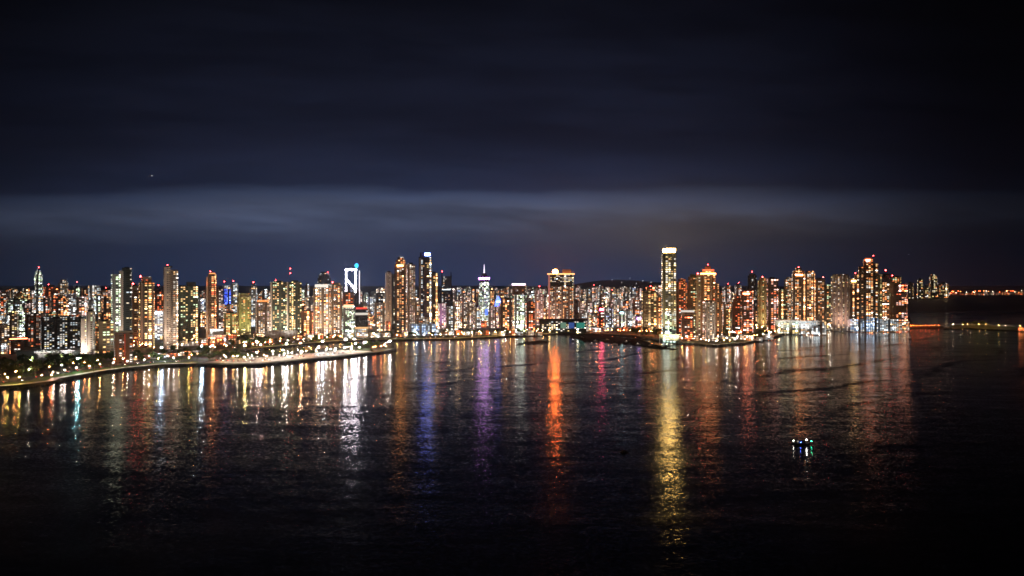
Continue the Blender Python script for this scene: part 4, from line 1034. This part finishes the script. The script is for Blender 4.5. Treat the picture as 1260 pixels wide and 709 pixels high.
# ------------------------------------------------------------------ trees
m_leaf = bpy.data.materials.new('foliage'); m_leaf.use_nodes = True
nt = m_leaf.node_tree; bb = nt.nodes['Principled BSDF']; t_ = NN(nt, 'ShaderNodeTexCoord'); n_ = NOISE(nt, t_.outputs['Object'], .5, 3)
oi_ = NN(nt, 'ShaderNodeObjectInfo')
nt.links.new(MIX(nt, M(nt, 'ADD', M(nt, 'MULTIPLY', n_.outputs[0], .6), M(nt, 'MULTIPLY', oi_.outputs['Random'], .4)), (.05, .09, .02), (.13, .18, .045)), bb.inputs['Base Color'])
bb.inputs['Roughness'].default_value = .7
m_bark = plain('bark', (.12, .08, .05))
def tree_proto(seed_, h, spread):
    r = random.Random(seed_)
    root = empty('broadleaf_tree', (0, 0, 0))
    b = MB(); b.bar((0, 0, -.3), (0, 0, h * .45), .35, .22, 6)
    lobes = []
    for k in range(9):
        a = r.uniform(0, 6.28); q_ = r.uniform(.1, .75) * spread
        c = Vector((q_ * math.cos(a), q_ * math.sin(a), h * r.uniform(.45, .85))); lobes.append((c, r.uniform(.28, .5) * spread))
        if k < 5: b.bar((0, 0, h * .35), c, .15, .06, 4)
    b.build('trunk', m_bark, root)
    f = MB()
    for c, rad in lobes:
        for _ in range(70):
            d = Vector((r.gauss(0, 1), r.gauss(0, 1), r.gauss(0, .8))).normalized()
            p = c + d * rad * r.uniform(.55, 1.05); s_ = r.uniform(.35, .8)
            u_ = Vector((r.gauss(0, 1), r.gauss(0, 1), r.gauss(0, 1))).normalized(); v_ = u_.cross(d).normalized() if abs(u_.dot(d)) < .98 else Vector((1, 0, 0))
            w_ = (d * .6 + u_ * .4).cross(v_).normalized()
            f.face([p - v_ * s_ - w_ * s_, p + v_ * s_ - w_ * s_, p + v_ * s_ + w_ * s_, p - v_ * s_ + w_ * s_])
    f.build('crown', m_leaf, root)
    return root
def palm_proto(seed_, h):
    r = random.Random(seed_)
    root = empty('palm_tree', (0, 0, 0))
    b = MB(); b.bar((0, 0, -.3), (.4, .1, h), .28, .18, 6); b.build('trunk', m_bark, root)
    f = MB()
    for k in range(16):
        a = k * .393 + r.uniform(-.1, .1); L = r.uniform(3.2, 4.4); up = r.uniform(.0, .9)
        prev = Vector((.4, .1, h)); dirn = Vector((math.cos(a), math.sin(a), up)); side = Vector((-math.sin(a), math.cos(a), 0))
        wd_ = .2
        for s_ in range(4):
            nx = prev + dirn.normalized() * (L / 4); dirn.z -= .45; nw = [.55, .6, .4, .05][s_]
            f.face([prev - side * wd_, prev + side * wd_, nx + side * nw, nx - side * nw]); prev = nx; wd_ = nw
    f.build('crown', m_leaf, root)
    return root
TP = [tree_proto(1, 11, 5.5), tree_proto(2, 13, 6.0), tree_proto(3, 9, 4.8), tree_proto(4, 12, 7.0)]
PP = [palm_proto(7, 10), palm_proto(8, 12)]
usedt = set()
def plant(p, sc_, label, group, palm=False):
    protos = PP if palm else TP
    pr = rng.choice(protos)
    o = pr if pr.name not in usedt else copy_tree(pr)
    usedt.add(pr.name)
    o.location = p; o.rotation_euler = (0, 0, rng.uniform(0, 6.28)); o.scale = (sc_, sc_, sc_ * rng.uniform(.85, 1.15))
    tag(o, label, 'palm tree' if palm else 'tree', group)
TZ = [(-8, 62, 452, 466, 30, 1.35, 'spreading dark tree in the shore park below the long white hall', 0),
      (60, 122, 445, 457, 26, 1.15, 'leafy tree at the water edge in front of the beige tower', 0),
      (120, 200, 440, 449, 26, 1.0, 'rounded tree on the promenade under the dark glass tower', 0),
      (195, 255, 434, 443, 20, .95, 'tree lit yellow-green beside the root of the spit', 0),
      (283, 330, 424, 429, 18, 1.35, 'large dark tree behind the inner basin', 0),
      (330, 420, 418, 424, 22, .85, 'small tree along the basin quay', 0),
      (425, 560, 414.5, 416.5, 28, .85, 'small tree along the sea road under the tall black tower', 0),
      (424, 468, 428.3, 431, 26, .9, 'dark tree in the clump near the tip of the spit', 0),
      (228, 300, 436, 446, 24, .75, 'floodlit green tree at the root of the curved spit', 0),
      (300, 460, 432, 442, 14, .6, 'small tree between the lamps of the curved spit', 0),
      (560, 690, 411, 413.5, 26, .85, 'small tree along the sea road under the spired tower', 0),
      (775, 815, 412, 417, 14, 1.3, 'dark shore tree between the mud flat and the tallest tower', 0),
      (888, 950, 412, 420, 16, 1.1, 'dark tree on the peninsula cove', 0),
      (1168, 1214, 401, 403, 10, 1.2, 'dim tree on the causeway island', 0),
      (0, 250, 455, 466, 16, 1.0, 'palm along the western sea wall', 1),
      (430, 680, 415, 417, 18, .9, 'palm along the central promenade', 1)]
def inland(px, py):
    if 427 < py < 432 and 423 < px < 469: return py
    """keep plants behind the drawn shoreline"""
    ys = []
    P = SHORE[:13] if px < 295 else SHORE[12:18] if 428 < py < 446 and px < 470 else (SHORE[28:56] if px < 1160 else None)
    if P is None: return py
    for (a, ya), (c, yc) in zip(P, P[1:]):
        if a <= px <= c: ys.append(ya + (yc - ya) * (px - a) / (c - a))
    return min(py, min(ys) - 1.6) if ys else py
for xa, xb, ya, yb_, n, s_, ph, palm in TZ:
    for k in range(n):
        px = rng.uniform(xa, xb); py = inland(px, rng.uniform(ya, yb_)); p = G(px, py); p.z = LZ - .05 if px < 1160 else 2.45
        plant(p, s_ * rng.uniform(.75, 1.2), ph, ph.replace('tree', 'trees', 1) if not palm else ph.replace('palm', 'palms', 1), palm)

rb = MB(); rr_ = random.Random(9)
def boulder(mb, p, r):
    i0 = len(mb.v); mb.ball(p, r, 6, 4, .7)
    for k in range(i0, len(mb.v)):
        v_ = mb.v[k]; mb.v[k] = (v_[0] + rr_.uniform(-.3, .3) * r, v_[1] + rr_.uniform(-.3, .3) * r, v_[2] + rr_.uniform(-.25, .25) * r)
for pts, off, st_ in ((shore_w[1:19], 0, 2.6), (shore_w[28:56], 0, 4.5), (caus, -6, 6)):
    for p in resample(offset_line(pts, off), st_):
        boulder(rb, p + Vector((rr_.uniform(-2, 2), rr_.uniform(-2.5, 2.5), rr_.uniform(-.2, 1.6))), rr_.uniform(.9, 2.2))
tag(rb.build('rock_armour', m_rock), 'dark boulders of the rock armour heaped along the whole waterline', 'boulders', kind='stuff')
for k in range(16):
    t = k / 15; px = 706 + t * 118 + rr_.uniform(-3, 3); py = 416 + t * 11.5 + rr_.uniform(-1.5, 2.6)
    q = MB(); c0 = G(px, py); 
    L_ = rr_.uniform(5, 12)
    ring = [(L_ * math.cos(a) * rr_.uniform(.6, 1.1), L_ * .5 * math.sin(a) * rr_.uniform(.6, 1.1)) for a in [j * .524 for j in range(12)]]
    q.loft([(ring, -.3), (scaled(ring, .8), 1.2), (scaled(ring, .4), rr_.uniform(1.6, 3.2))], 0, 0)
    o = q.build('rock_outcrop', m_rock); o.location = (c0.x, c0.y, .6)
    tag(o, 'dark rock outcrop breaking the surface of the mud flat', 'rock', 'rock outcrops on the mud flat')

# ------------------------------------------------------------------ cars and stalls
def car_proto(col):
    root = empty('parked_car', (0, 0, 0))
    b = MB()
    sec = [(-2.1, .35, .75), (-1.9, .3, .95), (-1.2, .3, 1.0), (-.7, .3, 1.45), (.7, .3, 1.45), (1.4, .3, .95), (2.1, .3, .8), (2.2, .4, .65)]
    prof = [(x, z1) for x, z0, z1 in sec] + [(2.2, .35), (-2.1, .35)]
    for y in (-.85, .85): b.face([(x, y, z) for x, z in (prof if y < 0 else prof[::-1])])
    for (xa, za), (xb, zb) in zip(prof, prof[1:] + prof[:1]): b.face([(xa, -.85, za), (xa, .85, za), (xb, .85, zb), (xb, -.85, zb)])
    b.build('body', plain('car_paint', col, .3, .2, .05), root)
    for x in (-1.35, 1.35):
        for y in (-.85, .85):
            w_ = MB(); w_.bar((x, y - .1, .33), (x, y + .1, .33), .33, .33, 10); w_.build('wheel', m_dark, root)
    for y in (-.6, .6):
        w_ = MB(); w_.box(2.18, 2.26, y - .2, y + .2, .55, .75); w_.build('headlight', emit((1, .93, .8), 35, False), root)
        w_ = MB(); w_.box(-2.16, -2.08, y - .2, y + .2, .6, .78); w_.build('taillight', emit((1, .04, .02), 20, False), root)
    return root
CP = [('white', car_proto((.7, .7, .7))), ('black', car_proto((.02, .02, .02))), ('silver', car_proto((.4, .4, .42))), ('red', car_proto((.4, .03, .02)))]
usedc = set()
def car(p, rz, where):
    cn, pr = rng.choice(CP)
    o = pr if cn not in usedc else copy_tree(pr)
    usedc.add(cn); o.location = p; o.rotation_euler = (0, 0, rz)
    tag(o, f'{cn} car with its lights on {where}', 'car', f'{cn} cars {where}')
def cars_along(pts, off, step, where):
    line = resample(offset_line(pts, off), step)
    for a, c in zip(line, line[1:]):
        if rng.random() < .25: continue
        d = c - a; p = a.copy(); p.z = LZ + .06
        car(p, math.atan2(d.y, d.x) + (math.pi if rng.random() < .5 else 0), where)
cars_along(shore_w[1:11], 46, 20, 'driving the western coast road')
cars_along(main_coast, 46, 24, 'driving the central coast road')
cars_along(main_coast, 53, 31, 'driving the inner lane of the central coast road')
cars_along(shore_w[10:17], 50, 11, 'parked on the curved spit')
m_tent = plain('canvas', (.7, .68, .65), .7, 0, .1)
def stall_proto():
    root = empty('market_stall', (0, 0, 0))
    for x in (-2.3, 2.3):
        for y in (-2.3, 2.3):
            b = MB(); b.bar((x, y, 0), (x, y, 2.6), .07, .07, 4); b.build('post', m_metal, root)
    b = MB(); r = rect(-2.6, 2.6, -2.6, 2.6); b.loft([(r, 2.5), (r, 2.8), (scaled(r, .05), 4.3)], 0, 0); b.build('canopy', m_tent, root)
    b = MB(); b.box(-2, 2, -2.1, -1.5, .02, 1.0); b.build('counter', m_white, root)
    b = MB(); b.ball((0, 0, 2.35), .22, 6, 4); b.build('lamp', emit((1, .9, .8), 60, False), root)
    return root
sp_ = stall_proto(); first = True
for off in (66, 90):
    for p in resample(offset_line(shore_w[10:15], off), 21):
        o = sp_ if first else copy_tree(sp_); first = False
        p = p + Vector((rng.uniform(-4, 4), rng.uniform(-4, 4), 0)); p.z = LZ; o.location = p; o.rotation_euler = (0, 0, rng.uniform(-.3, .3))
        tag(o, 'white peaked-canopy stall on the floodlit spit', 'market stall', 'white stalls on the floodlit spit')

# ------------------------------------------------------------------ boats
def hull(L, Wd, Hh):
    b = MB(); rings = []
    for s_, z in ((.72, -.4), (.92, Hh * .4), (1.0, Hh)):
        ring = []
        for t in range(16):
            a = 2 * math.pi * t / 16; x = math.cos(a); y = math.sin(a)
            yy = y * Wd / 2 * s_ * (1 - max(0, x) ** 3 * .9); ring.append((x * L / 2 * (s_ if x > 0 else min(1, s_ + .05)), yy))
        rings.append((ring, z))
    rings.append((scaled(rings[-1][0], .94), Hh)); rings.append((rings[-1][0], Hh - .25))
    b.loft(rings, 0, 0); return b
def boat(p, rz, L, label, lights, dark=False, group=None):
    root = empty('motor_boat', p, rz); tag(root, label, 'boat', group)
    Wd, Hh = L * .3, L * .11
    hull(L, Wd, Hh).build('hull', m_dark if dark else m_white, root)
    b = MB(); r = rect(-L * .25, L * .15, -Wd * .32, Wd * .32); b.loft([(r, Hh - .25), (scaled(r, .92, .9), Hh + L * .12)], 0, 0); b.build('cabin', m_dark if dark else m_white, root)
    b = MB(); b.bar((-L * .05, 0, Hh + L * .12), (-L * .05, 0, Hh + L * .28), .08, .05, 5); b.build('mast', m_metal, root)
    for (x, y, z, rad, c, s_, nm_) in lights:
        b = MB(); b.ball((x * L, y * Wd, Hh + z * L), rad, 8, 5); b.build(nm_, emit(c, s_), root)
    return root
boat(G(987, 547.5), R(6), 15, 'lit motor boat with white, blue and green lamps alone on the dark bay',
     [(.22, -.2, .17, .42, (1, 1, .95), 75, 'white_lamp'), (-.15, -.46, .05, .15, (.12, .2, 1), 90, 'blue_lamp'), (.52, -.05, .08, .2, (.03, 1, .5), 60, 'green_lamp')], True)
boat(G(977, 546.5), R(20), 8, 'small dark skiff with one white lamp just behind the lit motor boat', [(-.05, 0, .24, .32, (1, .95, .8), 40, 'white_lamp')], True)
boat(G(768, 557), R(5), 7, 'unlit dark dinghy drifting on the open bay', [], True)
k = 0
for px, py in [(716, 416.3), (733, 420.5), (739, 421.3), (728, 424), (747, 418.8), (771, 421.5), (757, 424.3), (785, 424.8), (800, 426), (705, 420)]:
    p = G(px, py); p.z = .75
    boat(p, R(rng.uniform(-40, 40)), rng.uniform(8, 12), 'white boat lying on the dark mud flat', [(0, 0, .2, .2, (1, .9, .8), 22, 'lamp')] if k % 2 else [], False, 'white boats on the mud flat') if k % 2 == 0 else \
        boat(p, R(rng.uniform(-40, 40)), rng.uniform(8, 12), 'boat with a small white mast lamp lying on the mud flat', [(0, 0, .2, .25, (1, .9, .8), 22, 'lamp')], False, 'lamp-lit boats on the mud flat')
    k += 1
for px, py in [(1003, 411.6), (984, 413), (1120, 417.5), (1182, 414), (1194, 412), (1214, 412.5)]:
    boat(G(px, py), R(rng.uniform(-30, 30)), 11, 'anchored boat with one faint lamp off the peninsula and causeway', [(0, 0, .28, .28, (.9, 1, .9), 16, 'lamp')], px > 1100, 'anchored boats off the peninsula and causeway')
boat(G(640, 424), R(5), 16, 'pale barge moored beside the rocks under the shopping mall', [(.3, 0, .2, .3, (.8, .9, 1), 20, 'lamp')])

# ------------------------------------------------------------------ aircraft (two lights in the sky)
def plane(px, py, D, label):
    root = empty('aircraft', ((px - CX) / F * D, D, H - (py - HY) / F * D), R(30)); tag(root, label, 'aircraft')
    b = MB(); b.bar((-14, 0, 0), (16, 0, 0), 1.8, 1.0, 10); b.build('fuselage', m_white, root, True)
    b = MB(); b.face([(-3, -16, 0), (0, -16, 0), (5, 0, -.3), (0, 16, 0), (-3, 16, 0), (-2, 0, -.3)]); b.f[-1] = b.f[-1]
    b.v += [(x, y, z - .35) for x, y, z in b.v]; b.f.append(list(range(6, 12))[::-1]); b.uv.append([(0, 0)] * 6); b.mi.append(0)
    for i in range(6):
        b.f.append([i, (i + 1) % 6, 6 + (i + 1) % 6, 6 + i]); b.uv.append([(0, 0)] * 4); b.mi.append(0)
    b.build('wing', m_white, root)
    b = MB(); b.box(-14, -10, -.2, .2, 1, 5.5); b.build('tail_fin', m_white, root)
    b = MB(); b.ball((5, 0, -2), 1.1, 8, 5); b.build('landing_light', emit((1, 1, 1), 14, False), root)
plane(186, 216, 5000, 'aircraft light high above the city west side')
plane(1118, 313, 6000, 'faint aircraft light above the easternmost peninsula tower')

# ------------------------------------------------------------------ hills with a few house lights
def hills():
    b = MB(); nx, ny = 90, 8; D0 = 11500
    r = random.Random(3); ph = [r.uniform(0, 6.28) for _ in range(6)]
    def hgt(t, j):
        px = -200 + t * 1800
        e = math.exp(-((px - 770) / 70) ** 2) * 13 + math.exp(-((px - 250) / 200) ** 2) * 4 + math.exp(-((px - 580) / 90) ** 2) * 4
        e += .9 * math.sin(px / 23 + ph[0]) + .6 * math.sin(px / 11 + ph[1]) + .35 * math.sin(px / 5 + ph[2])
        prof = math.sin(math.pi * min(1, j / (ny - 1) * .5 + .0)) if j else 0
        return max(0, (e + 3.5)) * 12.8 * (j / (ny - 1)) ** .7
    for j in range(ny):
        for i in range(nx + 1):
            t = i / nx; px = -200 + t * 1800; D = D0 + j * 250
            b.v.append(((px - CX) / F * D, D, hgt(t, j) + (LZ if j else 0) + 4 * r.uniform(-1, 1)))
    for j in range(ny - 1):
        for i in range(nx):
            a = j * (nx + 1) + i
            b.f.append([a, a + 1, a + nx + 2, a + nx + 1]); b.uv.append([(0, 0)] * 4); b.mi.append(0)
    return tag(b.build('hills', plain('hill_forest', (.04, .07, .03), .9, 0, .4, .004)), kind='structure')
hills()
for px, py in [(753, 344), (775, 341.5), (791, 345), (801, 347), (738, 351), (765, 347), (783, 348.5)]:
    D = 11400
    root = empty('hillside_house', ((px - CX) / F * D, D, H - (py - HY) / F * D - 7))
    tag(root, 'tiny lit house high on the dark hill beyond the city', 'house', 'lit houses on the dark hill')
    b = MB(); b.box(-7, 7, -5, 5, -25, 6); b.build('wall', m_white, root)
    b = MB(); b.box(-5, 5, -5.4, -5.01, 1, 4.5); b.build('window', emit((.9, .9, 1), 5, False), root)
print('infill', cnt, 'objects', len(bpy.data.objects))

# ------------------------------------------------------------------ humid night air
b = MB(); b.box(-22000, 22000, -300, 16500, -1.0, 960)
m = bpy.data.materials.new('night_air'); m.use_nodes = True; nt = m.node_tree; nt.nodes.clear()
pv = NN(nt, 'ShaderNodeVolumePrincipled'); pv.inputs['Color'].default_value = (.80, .86, 1, 1); pv.inputs['Density'].default_value = 4.5e-5; pv.inputs['Anisotropy'].default_value = .82
o = NN(nt, 'ShaderNodeOutputMaterial'); nt.links.new(pv.outputs[0], o.inputs[1])
m.cycles.homogeneous_volume = True
tag(b.build('haze', m), 'thin humid night air over the bay and city', kind='stuff')

# drop lamp kinds that were never put up
for lib in (LP, FP, XP):
    for r_ in lib.values():
        if 'label' not in r_:
            for c in list(r_.children): bpy.data.objects.remove(c)
            bpy.data.objects.remove(r_)
